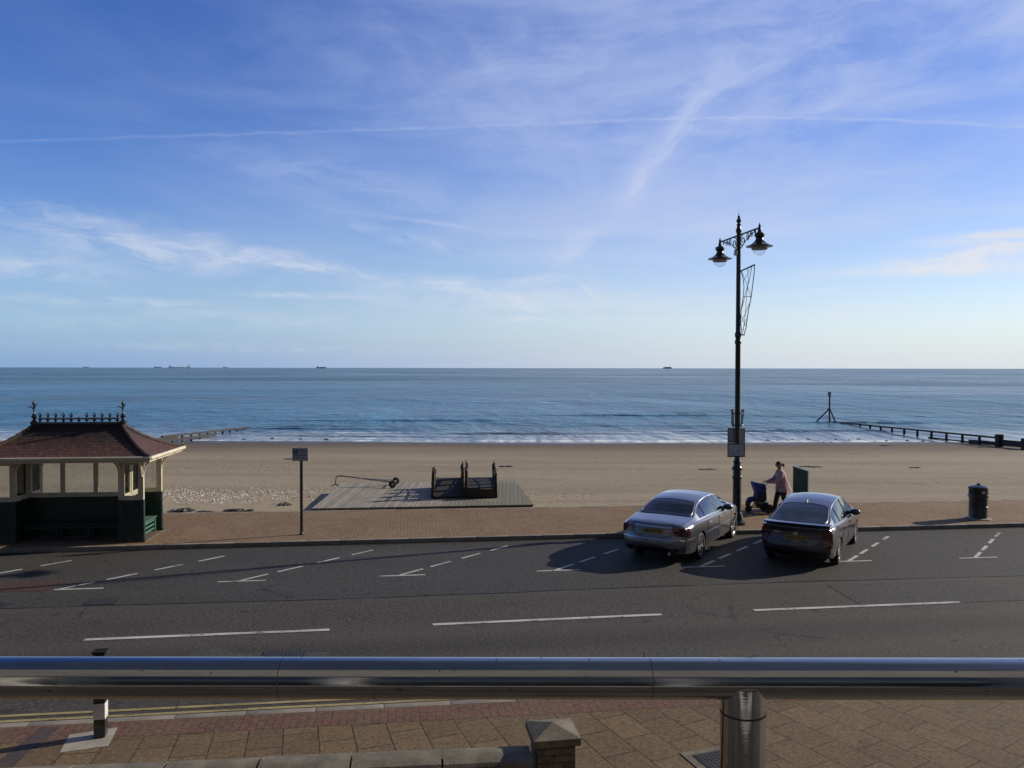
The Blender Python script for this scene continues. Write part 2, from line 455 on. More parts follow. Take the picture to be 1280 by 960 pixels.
# foam: swash at the edge and broken crests
wob = g.math('MULTIPLY', g.math('SUBTRACT', g.noise(g.scale(v, (.07, .05, 1)), 1., 5., .6), .5), 5.)
ys = g.math('ADD', y, wob)
fn = g.noise(g.scale(v, (.55, 1.1, 1)), 1., 6., .75, .6)
foam = None
for (yc, hw, th, st) in ((72.9, 1.3, .44, 1.), (75.6, .6, .50, .9), (78.4, .6, .48, 1.), (82.2, .55, .53, 1.), (86.5, .6, .58, .9), (93., .5, .64, .7)):
    q = g.math('EXPONENT', g.math('MULTIPLY', g.math('POWER', g.math('DIVIDE', g.math('SUBTRACT', ys, yc), hw), 2.), -1.))
    lf = g.noise(g.comb(g.math('MULTIPLY', x, .045), yc * 1.31, 0.), 1., 4., .6)
    q = g.math('MULTIPLY', q, g.map(g.math('ADD', g.math('MULTIPLY', fn, .55), g.math('MULTIPLY', lf, .45)), th - .05, th + .08, 0., st))
    foam = q if foam is None else g.math('MAXIMUM', foam, q)
c = g.mix(foam, c, (.72, .76, .78))
g.put(p.inputs['Base Color'], c)
rg = g.map(y, 78., 100., .10, .20)
rg = g.math('ADD', rg, g.math('MULTIPLY', g.map(patch, .35, .65), .10))
rg = g.math('ADD', rg, g.math('MULTIPLY', foam, .5))
g.put(p.inputs['Roughness'], rg)
p.inputs['IOR'].default_value = 1.33; g.put(p.inputs['Specular IOR Level'], g.map(y, 120., 420., .46, .33))
calm = g.map(y, 74., 98., .12, 1.)
h1 = g.noise(g.scale(v, (.75, .38, 1)), 1., 5., .65)
h2 = g.noise(g.scale(v, (.20, .085, 1)), 1., 5., .62, .3)
h3 = g.noise(g.scale(v, (.045, .016, 1)), 1., 5., .6, .3)
n1 = g.bump(g.math('MULTIPLY', h1, calm), 1., .55)
n2 = g.bump(g.math('MULTIPLY', h2, calm), .9, 1.3, n1)
n3 = g.bump(h3, .8, 6., n2)
g.put(p.inputs['Normal'], n3)
M_sea = m

M_steel = pm('brushed_stainless', (.42, .42, .41), (.36, .36, .35), .09, 1., vs=2., rv=.04)
m = M_steel; g = G(m.node_tree); p = m.node_tree.nodes['Principled BSDF']; v = g.coord()
sc1 = g.noise(g.scale(v, (2.5, 500., 500.)), 1., 3., .6); sm = g.noise(g.scale(v, (5., 26., 26.)), 1., 6., .7, .5)
spot = g.map(g.noise(v, 95., 2., .5), .70, .74)
g.put(p.inputs['Roughness'], g.math('ADD', g.map(sm, .35, .7, .05, .17), g.math('MULTIPLY', spot, .3)))
g.put(p.inputs['Normal'], g.bump(g.math('ADD', g.math('MULTIPLY', sc1, .5), g.math('MULTIPLY', g.noise(g.scale(v, (2., 9., 9.)), 1., 2.), 3.)), .10, .0006))
g.put(p.inputs['Base Color'], g.mix(spot, g.mix(g.map(sm, .3, .7), (.47, .46, .44), (.36, .36, .36)), (.20, .19, .18)))
M_dkgreen = pm('dark_green_paint', (.012, .030, .026), (.009, .022, .020), .38, vs=5., bump=.1, bs=40)
M_benchgreen = pm('bench_green_paint', (.06, .15, .11), (.045, .11, .085), .5, vs=6., bump=.15, bs=40)
M_cream = pm('cream_paint', (.62, .56, .43), (.50, .44, .33), .5, vs=5., bump=.12, bs=30)
M_black = pm('black_gloss_paint', (.010, .012, .012), (.016, .018, .018), .28, vs=4., coat=.3)
M_lampgreen = pm('lamp_green_black_paint', (.008, .018, .015), (.012, .022, .018), .3, vs=4., coat=.3)
M_rust = pm('rusted_steel', (.055, .032, .024), (.028, .022, .020), .8, vs=7., bump=.4, bs=40)
M_tarboard = pm('tarred_boards', (.030, .028, .022), (.018, .017, .014), .85, vs=6., stretch=(1, 6, 1), bump=.4, bs=20)
M_iron = pm('cast_iron', (.05, .047, .044), (.035, .033, .03), .6, vs=9., metal=.3, bump=.6, bs=70)
M_tyre = pm('tyre_rubber', (.014, .014, .014), (.02, .02, .02), .75, vs=20.)
M_alloy = pm('alloy_wheel', (.55, .55, .56), (.45, .45, .46), .28, .9)
M_chrome = pm('chrome', (.72, .73, .75), (.66, .67, .69), .08, 1., rv=.03)
M_glass = pm('dark_car_glass', (.012, .016, .016), (.018, .022, .022), .03, rv=.015, spec=.8, ior=1.6)
M_redlens = pm('red_lens', (.10, .006, .008), (.05, .004, .006), .12, coat=.6, rv=.04)
M_blacktrim = pm('black_trim', (.010, .010, .011), (.016, .016, .017), .35)
M_plate = pm('yellow_plate', (.34, .22, .035), (.26, .17, .03), .45)
M_ink = pm('black_lettering', (.012, .012, .012), (.02, .02, .02), .5)
M_wood_wet = pm('sea_timber', (.035, .030, .026), (.022, .02, .018), .7, vs=2., stretch=(3, .4, 1), bump=.5, bs=12)
M_weed = pm('seaweed', (.020, .017, .010), (.035, .028, .014), .6, vs=8.)
M_stone = pm('wall_coping_stone', (.185, .158, .115), (.115, .098, .072), .9, vs=4., bump=.5, bs=40)
M_white_paint = pm('white_paint', (.62, .60, .56), (.54, .52, .48), .5, vs=5.)

# ------------------------------------------------------------------ ground, road, beach, sea
K0 = Vector((0, 21.95, 0)); U = Vector((math.cos(TH), math.sin(TH), 0)); V = Vector((-math.sin(TH), math.cos(TH), 0))
def rf(u, v, z=0.):
    q = K0 + U * u + V * v
    return (q.x, q.y, z)
def strip(u0, u1, v0, v1, z, n=1):
    mb = MB()
    mb.add([rf(u0, v0, z), rf(u1, v0, z), rf(u1, v1, z), rf(u0, v1, z)], [(0, 1, 2, 3)])
    return mb
VN = -10.68                                           # near kerb line
road = structure('road', strip(-400, 400, VN - .002, .0, 0.), M_road)
mb = MB()                                             # smoother parking strip, wavy seam
rows = [[], []]
for i in range(221):
    u = -110 + i
    rows[0].append(rf(u, -5.05 + .12 * nz(u * .13) + .06 * nz(u * .9, 3), .004)); rows[1].append(rf(u, -.02, .004))
mb.grid(rows); parking = structure('parking_strip', mb, M_bay)

def mark(name, mat, pts, parent=road, z=.008):
    mb = MB(); mb.add([(q[0], q[1], z) for q in pts], [tuple(range(len(pts)))])
    return mb.build(name, mat, parent, smooth=False)
def line(name, mat, a, b, w, z=.008):
    a, b = Vector((*a, 0)), Vector((*b, 0)); d = (b - a).normalized(); s = Vector((-d.y, d.x, 0)) * w / 2
    return mark(name, mat, [a - s, b - s, b + s, a + s], z=z)
# centre dashes
for a, b in (((-7.45, 13.85), (-3.30, 14.40)), ((-1.46, 14.70), (2.89, 15.33)), ((4.75, 15.60), (9.11, 16.17)), ((-13.6, 13.02), (-9.5, 13.55)), ((11., 16.45), (15.2, 17.)), ((17.1, 17.25), (21.3, 17.8))):
    line('centre_line_dash', M_white, a, b, .115)
# double yellow lines along the near kerb
for v in (VN + .48, VN + .30):
    mb = MB(); rows = [[], []]
    for i in range(161):
        u = -40 + i * .5
        o = .008 * nz(u * .8, v)
        rows[0].append(rf(u, v - .035 + o, .006)); rows[1].append(rf(u, v + .035 + o, .006))
    mb.grid(rows); mb.build('yellow_line', M_yellow, road, smooth=False)
# parking bay lines: a bar at the road end, dashes slanting up to the kerb
BD = Vector((math.sin(R(39)), math.cos(R(39)), 0))
BAYS = [(-13.3, 16.5), (-9.72, 16.98), (-6.1, 17.68), (-2.6, 18.18), (1.0, 18.66), (4.5, 19.03), (8.28, 19.60), (11.62, 19.98), (15.2, 20.5)]
for i, (bx, by) in enumerate(BAYS):
    p0 = Vector((bx, by, 0))
    w = .055
    a = p0 - U * .42; b = p0 + U * .62
    if i > 1: line('bay_line', M_white, (a.x, a.y), (b.x, b.y), .075)
    else: line('bay_line', M_white, (p0.x - .05, p0.y), (p0.x + .95, p0.y + .13), .075)
    for (s0, s1) in ((.06, .80), (1.05, 1.75), (2.15, 2.85), (3.25, 3.95)):
        if i == 6: s0, s1 = s0 * .98, s1 * .95
        q0, q1 = p0 + BD * s0, p0 + BD * s1
        line('bay_line', M_white, (q0.x, q0.y), (q1.x, q1.y), .085)

# road patches
mark('asphalt_patch', M_patch, [(2.2, 12.4), (3.35, 12.5), (3.25, 13.45), (3.0, 13.62), (2.75, 13.62), (2.2, 13.3)], z=.005)
mark('asphalt_patch', M_patch, [(-5.4, 12.2), (-3.1, 12.45), (-3.0, 13.25), (-4.6, 13.2), (-5.0, 13.6), (-5.3, 13.5)], z=.005)
mark('asphalt_patch', M_redpatch, [(-11.25, 16.75), (-9.85, 16.9), (-9.9, 17.75), (-11.2, 17.62)], z=.009)
mark('asphalt_patch', M_bay, [rf(6.2, -6.9), rf(9.8, -6.9), rf(9.9, -5.35), rf(6.3, -5.3)], z=.005)
mark('asphalt_patch', M_patch, [rf(13.5, -3.6), rf(15.4, -3.65), rf(15.5, -2.3), rf(13.6, -2.2)], z=.007)
mark('asphalt_patch', M_patch, [rf(-4.6, -1.5), rf(-2.8, -1.55), rf(-2.7, -.8), rf(-4.5, -.75)], z=.007)
# dark tar seam between road and parking strip
mb = MB(); rows = [[], []]
for i in range(121):
    u = -30 + i * .5; w = max(.002, .012 + .02 * nz(u * .37, 8)); v = -5.05 + .12 * nz(u * .13) + .05 * nz(u * .7, 5)
    rows[0].append(rf(u, v - w, .009)); rows[1].append(rf(u, v + w, .009))
mb.grid(rows); mb.build('tar_seam', M_ink, road, smooth=False)

def manhole(label, cx, cy, w, d_, rz, cat='drain cover'):
    t = thing('drain_cover', label, cat, (cx, cy, .005), rz)
    f = MB(); f.box((0, 0, .003), (w, d_, .008)); f.build('frame', M_iron, t, smooth=False)
    s = MB()
    n = max(4, int(w / .06))
    for k in range(n): s.box((-w/2 + (k + .5) * w / n, 0, .008), (w / n * .6, d_ * .88, .010))
    s.build('grating', M_iron, t, smooth=False)
    return t
manhole('worn iron drain cover in the middle of the road, near the left edge', -8.28, 16.12, .62, .48, TH)
manhole('iron drain grid in the road just above the railing, left of the middle', -3.75, 13.12, .72, .42, TH)

# far kerb + promenade
def kerb_run(v0, v1, z1, u0, u1, step, name, mat):
    mb = MB(); u = u0
    while u < u1:
        c = rf(u + step / 2, (v0 + v1) / 2, z1 / 2 - .05)
        mb.box(c, (step - .008, v1 - v0, z1 + .1), TH, .012); u += step
    return structure(name, mb, mat, smooth=True)
kerb_run(0., .14, .12, -33., 33., .915, 'kerb', M_kerb)
structure('kerb', MB().box(rf(-220, .07, .01), (372, .14, .216), TH), M_kerb)
structure('kerb', MB().box(rf(220, .07, .01), (372, .14, .216), TH), M_kerb)
mb = MB(); rows = [[], []]
FE = lambda X: 26.30 + .098 * X                        # seaward edge of the promenade
for i in range(81):
    u = -400 + i * 10.
    a = rf(u, .142, .116); rows[0].append(a); rows[1].append((a[0], max(FE(a[0]), a[1] + 1.5) if abs(a[0]) > 60 else FE(a[0]), .116))
mb.grid(rows); structure('promenade', mb, M_prom)
# concrete edging along the sand
mb = MB()
for i in range(60):
    x0 = -45 + i * 1.5; a = math.atan(.098)
    mb.box((x0, FE(x0) + .09, -.165), (1.492 / math.cos(a) , .18, .57), a, .012)
structure('promenade_edging', mb, pm('edging_stone', (.25, .20, .145), (.19, .15, .105), .9, vs=2., bump=.4, bs=40), True)

# dark strip along the far kerb's foot, painted as the kerb face's shade
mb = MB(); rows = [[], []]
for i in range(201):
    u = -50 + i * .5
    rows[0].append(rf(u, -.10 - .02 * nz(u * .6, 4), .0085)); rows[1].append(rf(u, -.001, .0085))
mb.grid(rows); structure('kerb_shade_strip', mb, pm('kerb_shade', (.018, .017, .016), (.03, .028, .025), .9, vs=2.))
# near kerb, brick band, slab pavement
kerb_run(VN - .14, VN, .11, -26., 30., .915, 'kerb', M_kerb)
structure('pavement_brick_band', strip(-100, 100, VN - .60, VN - .142, .107), M_redbrick)
mb = MB(); mb.add([rf(-400, VN - .602, .105), (-400, -60, .105), (400, -60, .105), rf(400, VN - .602, .105)], [(0, 1, 2, 3)])
structure('pavement', mb, M_slab)

# beach
def bz(X, Y):
    z = -.10 - .040 * (Y - 27) + .085 * nz(X * .05, Y * .12) + .022 * nz(X * .22, Y * .3, 2) * (1 if Y < 110 else 0)
    if Y < 45: z += .02 * nz(X * .9, Y * .9, 5)
    return z
xs = [-60000, -8000, -1500, -500, -250, -140, -95] + [-70 + i * .75 for i in range(188)] + [95, 140, 250, 500, 1500, 8000, 60000]
ys_ = [-60, 0, 12, 18, 21, 23.0] + [24 + i * .4 for i in range(60)] + [48 + i * .7 for i in range(52)] + [86, 95, 110, 140, 200]
mb = MB()
rows = []
for y in ys_:
    row = []
    for x in xs:
        z = bz(x, y) if y > 23.5 else -.45
        e = FE(x)
        if y < e + .1: z = min(z, -.35)
        row.append((x, y, z))
    rows.append(row)
mb.grid(rows); structure('beach', mb, M_sand, True)

# sea
SL = -1.9
xs = [-70000, -30000, -9000, -3000, -1200, -500, -250, -150, -105] + [-80 + i * 1.0 for i in range(161)] + [105, 150, 250, 500, 1200, 3000, 9000, 30000, 70000]
ys_ = [66 + i * .3 for i in range(160)] + [114 + i * 1.5 for i in range(60)]
y = ys_[-1]
while y < 90000: y *= 1.22; ys_.append(y)
rows = []
for y in ys_:
    row = []
    for x in xs:
        z = SL
        if 70 < y < 205 and abs(x) < 100:
            yy = y + 3.0 * nz(x * .03, y * .02)
            fall = min(1, max(0, (y - 72) / 14)) * min(1, (205 - y) / 60)
            z += .018 * fall * math.sin(yy * .62 + 1.5 * nz(x * .02, 1)) + .03 * fall * nz(x * .09, yy * .35, 3)
            for (cy, cx, L, hh) in ((82.3, 3., 9., .24), (78.6, -14., 12., .14), (87., -22., 10., .16), (84., 30., 12., .2), (98., 44., 9., .26), (92., 12., 14., .14), (101., -12., 16., .16), (112., 20., 18., .2)):
                w = yy - cy
                if abs(w) < 2.5: z += 1. * hh * math.exp(-(w / .45) ** 2 if w < 0 else -(w / .9) ** 2) * math.exp(-((x - cx) / L) ** 2) * (.75 + .5 * nz(x * .4, cy))
        row.append((x, y, z))
    rows.append(row)
mb = MB(); mb.grid(rows); structure('sea', mb, M_sea, True)

# shingle: scattered pale pebbles too many to count
mb = MB(); rnd = random.Random(3)
for k in range(1500):
    x = rnd.uniform(-14.8, -6.9); y = 31.4 + rnd.gauss(0, 1.15) + .25 * (x + 11) * .2
    if rnd.random() < .25: y = rnd.uniform(28.6, 33.5)
    if x > -9.2 and rnd.random() < (x + 9.2) / 2.3: continue
    if -6.9 < x and y > 25: continue
    r = rnd.uniform(.012, .034)
    z = bz(x, y) + r * .3
    a = rnd.uniform(0, 3); e = rnd.uniform(1., 1.8)
    ca, sa = math.cos(a) * r, math.sin(a) * r
    mb.add([(x + ca * e, y + sa * e, z), (x - sa, y + ca, z), (x - ca * e, y - sa * e, z), (x + sa, y - ca, z), (x, y, z + r * .8), (x, y, z - r)],
           [(0, 1, 4), (1, 2, 4), (2, 3, 4), (3, 0, 4), (1, 0, 5), (2, 1, 5), (3, 2, 5), (0, 3, 5)])
tag(mb.build('shingle', pm('pale_pebbles', (.80, .76, .68), (.50, .46, .38), .8, vs=1.2, detail=2.), smooth=False), kind='stuff')
# ------------------------------------------------------------------ Victorian seaside shelter
SH = thing('seaside_shelter', 'Victorian seaside shelter with dark green panels, white window frames and red tiled roof', 'shelter', (-11.765, 21.71, .116), R(6))
hx, hy, cx_ = 1.88, .72, 1.33
Z_E, Z_R = 2.31, 3.04                                 # eaves and ridge above the promenade
M_tile = None
m, g, p = newmat('red_roof_tiles'); v = g.coord(); x, y, z = g.sep(v)
b = g.n('ShaderNodeTexBrick'); b.offset = .5
g.put(b.inputs['Vector'], g.comb(g.math('ADD', x, y), g.math('MULTIPLY', z, 1.7), 0.))
b.inputs['Color1'].default_value = (.125, .044, .032, 1); b.inputs['Color2'].default_value = (.060, .026, .022, 1); b.inputs['Mortar'].default_value = (.035, .02, .016, 1)
b.inputs['Scale'].default_value = 1.; b.inputs['Brick Width'].default_value = .17; b.inputs['Row Height'].default_value = .11; b.inputs['Mortar Size'].default_value = .010
c = g.mix(g.math('MULTIPLY', g.map(g.noise(v, 2.2, 5.), .4, .7), .6), b.outputs['Color'], (.05, .032, .026))
c = g.mix(g.map(g.math('ADD', z, g.math('MULTIPLY', g.noise(g.scale(v, (3., 3., .6)), 1., 4.), .5)), 2.78, 3.15), c, (.028, .020, .018))  # upper tiles darkened in colour, standing in for shade on the front slope
g.put(p.inputs['Base Color'], c); p.inputs['Roughness'].default_value = .8
g.put(p.inputs['Normal'], g.bump(g.math('ADD', g.math('MULTIPLY', b.outputs['Fac'], -1.), g.math('MULTIPLY', g.noise(v, 5., 4., .7), 1.2)), .9, .03))
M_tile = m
def roof_pt(t, sx, sy):
    q = 1 - (1 - t) ** 1.0
    lx = 2.29 + (1.15 - 2.29) * q; ly = 1.42 + (.05 - 1.42) * q
    return Vector((sx * lx, sy * ly, Z_E + (Z_R - Z_E) * (.55 * t + .45 * t ** 2.4)))
mb = MB(); N = 10
for (a, b_) in (((-1, -1), (1, -1)), ((1, -1), (1, 1)), ((1, 1), (-1, 1)), ((-1, 1), (-1, -1))):
    rows = []
    for i in range(N + 1):
        t = i / N; p0, p1 = roof_pt(t, *a), roof_pt(t, *b_)
        rows.append([p0.lerp(p1, k / 6) for k in range(7)])
    mb.grid(rows)
# underside boarding closes the roof
mb.add([(-2.29, -1.42, Z_E), (2.29, -1.42, Z_E), (2.29, 1.42, Z_E), (-2.29, 1.42, Z_E)], [(3, 2, 1, 0)])
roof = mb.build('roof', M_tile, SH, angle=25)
for sx in (-1, 1):
    for sy in (-1, 1):
        mb = MB(); pts = [roof_pt(i / 22, sx, sy) + Vector((0, 0, .015)) for i in range(23)]
        mb.tube(pts, [.05 + (.012 if i % 2 else 0) for i in range(23)], 8); mb.ball(pts[0] + Vector((0, 0, .02)), .065)
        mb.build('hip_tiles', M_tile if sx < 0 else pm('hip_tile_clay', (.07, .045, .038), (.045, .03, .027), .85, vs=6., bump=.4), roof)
mb = MB(); mb.box((0, 0, Z_R + .03), (2.42, .16, .10), bev=.03)
mb.build('ridge_capping', pm('ridge_clay', (.028, .024, .024), (.02, .018, .018), .8), roof)
# cast-iron cresting
cr = MB()
cr.box((0, 0, Z_R + .10), (2.30, .03, .03)); cr.box((0, 0, Z_R + .205), (2.30, .022, .022))
crest = cr.build('ridge_cresting', M_black, roof)
fm = MB()
for i in range(11):
    x = -1.0 + i * .2
    fm.tube([(x, 0, Z_R + .1), (x, 0, Z_R + .26)], .018, 6)
    fm.ball((x, 0, Z_R + .16), (.045, .02, .035), 8, 6)
    if i != 5:
        fm.tube([(x, 0, Z_R + .24), (x + .03, 0, Z_R + .29), (x + .01, 0, Z_R + .345), (x - .03, 0, Z_R + .36)], [.026, .022, .016, .008], 6)
        fm.tube([(x, 0, Z_R + .26), (x - .035, 0, Z_R + .30), (x - .02, 0, Z_R + .33)], [.018, .014, .006], 6)
    for k in range(2):
        xx = x + .065 + k * .07
        if i < 10: fm.tube([(xx + .03 * math.cos(a), 0, Z_R + .205 + .03 * math.sin(a)) for a in [j * math.pi / 4 for j in range(9)]], .009, 5)
fm.build('cresting_leaves', M_black, roof)
for sx in (-1, 1):
    f = MB(); x = sx * 1.15
    f.lathe([(.10, 0), (.10, .06), (.05, .10), (.04, .16), (.085, .20), (.05, .25), (.022, .30), (.018, .52), (.035, .55), (.012, .60), (0, .68)], (x, 0, Z_R + .06), 12)
    f.tube([(x, 0, Z_R + .46), (x - .06, 0, Z_R + .52), (x - .12, 0, Z_R + .53), (x - .15, 0, Z_R + .50)], [.018, .016, .014, .007], 6)
    f.tube([(x, 0, Z_R + .50), (x + .05, 0, Z_R + .56), (x + .06, 0, Z_R + .63)], [.016, .014, .007], 6)
    f.tube([(x, 0, Z_R + .54), (x - .03, 0, Z_R + .60), (x - .035, 0, Z_R + .67)], [.016, .014, .007], 6)
    f.build('finial', M_black, roof)
# gutter, fascia and soffit
gt = MB()
for sy in (-1, 1):
    gt.tube([(-2.35, sy * 1.46, Z_E - .01), (2.35, sy * 1.46, Z_E - .01)], .05, 10)
    gt.box((0, sy * 1.385, Z_E - .065), (4.60, .03, .11))
for sx in (-1, 1):
    gt.tube([(sx * 2.33, -1.46, Z_E - .01), (sx * 2.33, 1.46, Z_E - .01)], .05, 10)
    gt.box((sx * 2.255, 0, Z_E - .065), (.03, 2.736, .11))
gt.build('gutter', M_cream, SH)
sf = MB(); sf.box((0, 0, Z_E - .045), (4.46, 2.72, .04)); sf.build('soffit', M_cream, SH, smooth=False)
# wall runs: dark green boarding, cream sill, framed panes
SILL = 1.12
def wall(a, b, n, thick=.06):
    a, b = Vector((*a, 0)), Vector((*b, 0)); L = (b - a).length; d = (b - a) / L
    ang = math.atan2(d.y, d.x); c = (a + b) / 2
    mb = MB(); mb.box((c.x, c.y, SILL / 2 + .02), (L - .09, thick, SILL - .04), ang)
    k = int((L - .1) / .11)
    nrm = Vector((-d.y, d.x, 0))
    for i in range(k):                                # tongue and groove boards
        q = a + d * (.05 + (i + .5) * (L - .1) / k)
        mb.box((q.x, q.y, SILL / 2 + .02), ((L - .1) / k - .012, thick + .016, SILL - .1), ang)
    mb.build('wall_panel', M_dkgreen, SH, smooth=False)
    mb = MB(); mb.box((c.x, c.y, SILL + .03), (L - .08, thick + .07, .06), ang, .008)
    mb.box((c.x, c.y, Z_E - .13), (L - .08, thick + .03, .13), ang)
    w = (L - .09) / n
    for i in range(n):
        q0 = .045 + i * w
        for s in (0, 1):
            q = a + d * (q0 + (.028 if s == 0 else w - .028)); mb.box((q.x, q.y, (SILL + Z_E) / 2 - .05), (.055, thick - .004, Z_E - SILL - .22), ang)
        q = a + d * (q0 + w / 2)
        mb.box((q.x, q.y, SILL + .088), (w - .112, thick - .012, .055), ang); mb.box((q.x, q.y, Z_E - .222), (w - .112, thick - .012, .05), ang)
    fr = mb.build('window_frame', M_cream, SH, smooth=False)
    mb = MB()
    for i in range(n):
        q = a + d * (.045 + (i + .5) * w)
        mb.box((q.x, q.y, (SILL + .115 + Z_E - .247) / 2), (w - .11, .006, Z_E - SILL - .36), ang)
    mb.build('pane', M_pane, fr, smooth=False)
m, g, p = newmat('old_window_glass')
p.inputs['Base Color'].default_value = (.9, .92, .9, 1); p.inputs['Roughness'].default_value = .02
tr_ = g.n('ShaderNodeBsdfTransparent'); g.put(tr_.inputs[0], g.mix(g.map(g.noise(g.coord(), 3., 5.), .3, .7), (.90, .92, .91), (.84, .86, .84)))
gl = g.n('ShaderNodeBsdfGlossy'); gl.inputs['Roughness'].default_value = .03
fr_ = g.n('ShaderNodeFresnel'); fr_.inputs[0].default_value = 1.4
mx = g.n('ShaderNodeMixShader'); m.node_tree.links.new(fr_.outputs[0], mx.inputs[0]); m.node_tree.links.new(tr_.outputs[0], mx.inputs[1]); m.node_tree.links.new(gl.outputs[0], mx.inputs[2])
m.node_tree.links.new(mx.outputs[0], m.node_tree.nodes['Material Output'].inputs[0])
M_pane = m
for sy in (-1, 1):
    for sx in (-1, 1):
        wall((sx * cx_, sy * hy), (sx * hx, sy * hy), 1)
for sx in (-1, 1):
    wall((sx * cx_, -hy), (sx * cx_, 0), 1); wall((sx * cx_, 0), (sx * cx_, hy), 1)
wall((-cx_, 0), (cx_, 0), 3)
# posts with curved eaves brackets
for sx in (-1, 1):
    for (px, py) in ((sx * hx, -hy), (sx * hx, hy), (sx * cx_, -hy), (sx * cx_, hy), (sx * cx_, 0)):
        mb = MB(); mb.box((px, py, (SILL + Z_E) / 2 - .03), (.095, .095, Z_E - SILL - .07), bev=.012)
        po = mb.build('post', M_cream, SH)
        mb = MB(); mb.box((px, py, SILL / 2), (.11, .11, SILL), bev=.008); mb.box((px, py, .05), (.15, .15, .10), bev=.01)
        mb.build('post_base', M_dkgreen, po)
        if py != 0:
            mb = MB(); s = 1 if py > 0 else -1
            pts = [Vector((px, py + s * (.04 + .48 * (1 - math.cos(t))), Z_E - .55 + .47 * math.sin(t))) for t in [i * math.pi / 14 for i in range(8)]]
            mb.tube(pts, .028, 6); mb.ball(pts[0], .045)
            if abs(px) > 1.5:
                pts = [Vector((px + sx * (.04 + .38 * (1 - math.cos(t))), py, Z_E - .55 + .47 * math.sin(t))) for t in [i * math.pi / 14 for i in range(8)]]
                mb.tube(pts, .028, 6)
            else:
                pts = [Vector((px - sx * (.04 + .30 * (1 - math.cos(t))), py, Z_E - .42 + .30 * math.sin(t))) for t in [i * math.pi / 14 for i in range(8)]]
                mb.tube(pts, .03, 6)
            mb.build('eaves_bracket', M_cream, po)
# slatted benches fixed inside each bay
def bench(c, L, ang, depth=.40, mat=M_benchgreen):
    root = MB(); Mz = Matrix.Rotation(ang, 3, 'Z')
    for k in range(4):
        q = Mz @ Vector((0, -depth / 2 + .05 + k * .1, .44)); root.box((c[0] + q.x, c[1] + q.y, q.z), (L, .085, .032), ang, .006)
    be = root.build('bench_seat', mat, SH)
    lg = MB(); n = max(2, int(L / .7) + 1)
    for i in range(n):
        xx = -L / 2 + .06 + i * (L - .12) / (n - 1)
        for yy in (-depth / 2 + .06, depth / 2 - .06):
            q = Mz @ Vector((xx, yy, .21)); lg.box((c[0] + q.x, c[1] + q.y, .21), (.06, .06, .42), ang)
        q = Mz @ Vector((xx, 0, .395)); lg.box((c[0] + q.x, c[1] + q.y, .395), (.05, depth - .1, .05), ang)
    for yy in (-depth / 2 + .06,):
        for zz in ((.36, .24, .12) if L < 2 else (.36,)):
            q = Mz @ Vector((0, yy, zz)); lg.box((c[0] + q.x, c[1] + q.y, zz), (L - .1, .025, .06), ang)
    lg.build('bench_frame', mat, be, smooth=False)
bench((0, -.27), 2.50, 0, mat=M_dkgreen); bench((0, .27), 2.50, R(180), mat=M_dkgreen)  # recess shade and end-bench sunlight put into the two bench greens
bench((1.62, 0), 1.28, R(90)); bench((-1.62, 0), 1.28, R(-90))
mb = MB(); mb.box((0, 0, .012), (3.95, 1.62, .03)); mb.build('plinth', pm('plinth_stone', (.13, .10, .07), (.09, .07, .05), .9, vs=2.), SH, smooth=False)

# ------------------------------------------------------------------ small post with parking sign
def text_mesh(txt, size, depth=.002):
    cu = bpy.data.curves.new('lettering', 'FONT'); cu.body = txt; cu.size = size; cu.extrude = depth; cu.align_x = 'CENTER'; cu.align_y = 'CENTER'
    o = bpy.data.objects.new('lettering', cu); col.objects.link(o)
    dg = bpy.context.evaluated_depsgraph_get(); me = bpy.data.meshes.new_from_object(o.evaluated_get(dg))
    bpy.data.objects.remove(o); return me
def lettering(txt, size, mat, parent, loc, rot=(R(90), 0, 0)):
    me = text_mesh(txt, size); o = link('lettering', me, mat, parent, False); o.location = loc; o.rotation_euler = rot; return o
M_signface = pm('sign_face_grey', (.40, .42, .45), (.30, .32, .35), .5, vs=6.)
M_signblue = pm('sign_blue', (.02, .05, .16), (.018, .04, .12), .45)
t = thing('sign_post', 'slim black post with a small parking sign at its top, right of the shelter', 'sign', (-5.84, 22.14, .116), R(4))
mb = MB(); mb.tube([(0, 0, 0), (0, 0, 2.40)], .042, 14); mb.lathe([(.07, 0), (.07, .02), (.045, .05), (.042, .06)], n=14); mb.ball((0, 0, 2.40), (.042, .042, .02)); mb.build('post', M_black, t)
mb = MB(); mb.box((-.02, -.055, 2.235), (.43, .012, .36), bev=.004); pl = mb.build('sign_panel', M_signface, t)
mb = MB(); mb.box((-.155, -.063, 2.335), (.12, .005, .12)); mb.build('blue_square', M_signblue, pl)
lettering('P', .11, M_white_paint, pl, (-.155, -.067, 2.335))
mb = MB()
for zz, x0, x1 in ((2.37, -.06, .15), (2.335, -.06, .12), (2.30, -.06, .16), (2.24, -.19, .14), (2.205, -.19, .16), (2.145, -.19, .10)):
    x = x0
    rr = random.Random(int(zz * 1000))
    while x < x1:
        w = rr.uniform(.02, .055); mb.box((x + w / 2, -.0625, zz), (w, .004, .014)); x += w + .012
mb.box((-.192, -.0612, 2.20), (.004, .002, .13)); mb.box((-.065, -.0612, 2.24), (.004, .002, .28)); mb.box((-.13, -.0612, 2.272), (.13, .002, .004))
mb.build('small_print', M_ink, pl, smooth=False)
mb = MB()
mb.box((0, -.032, 2.235), (.09, .04, .26))
mb.build('clamp', M_alloy, t)

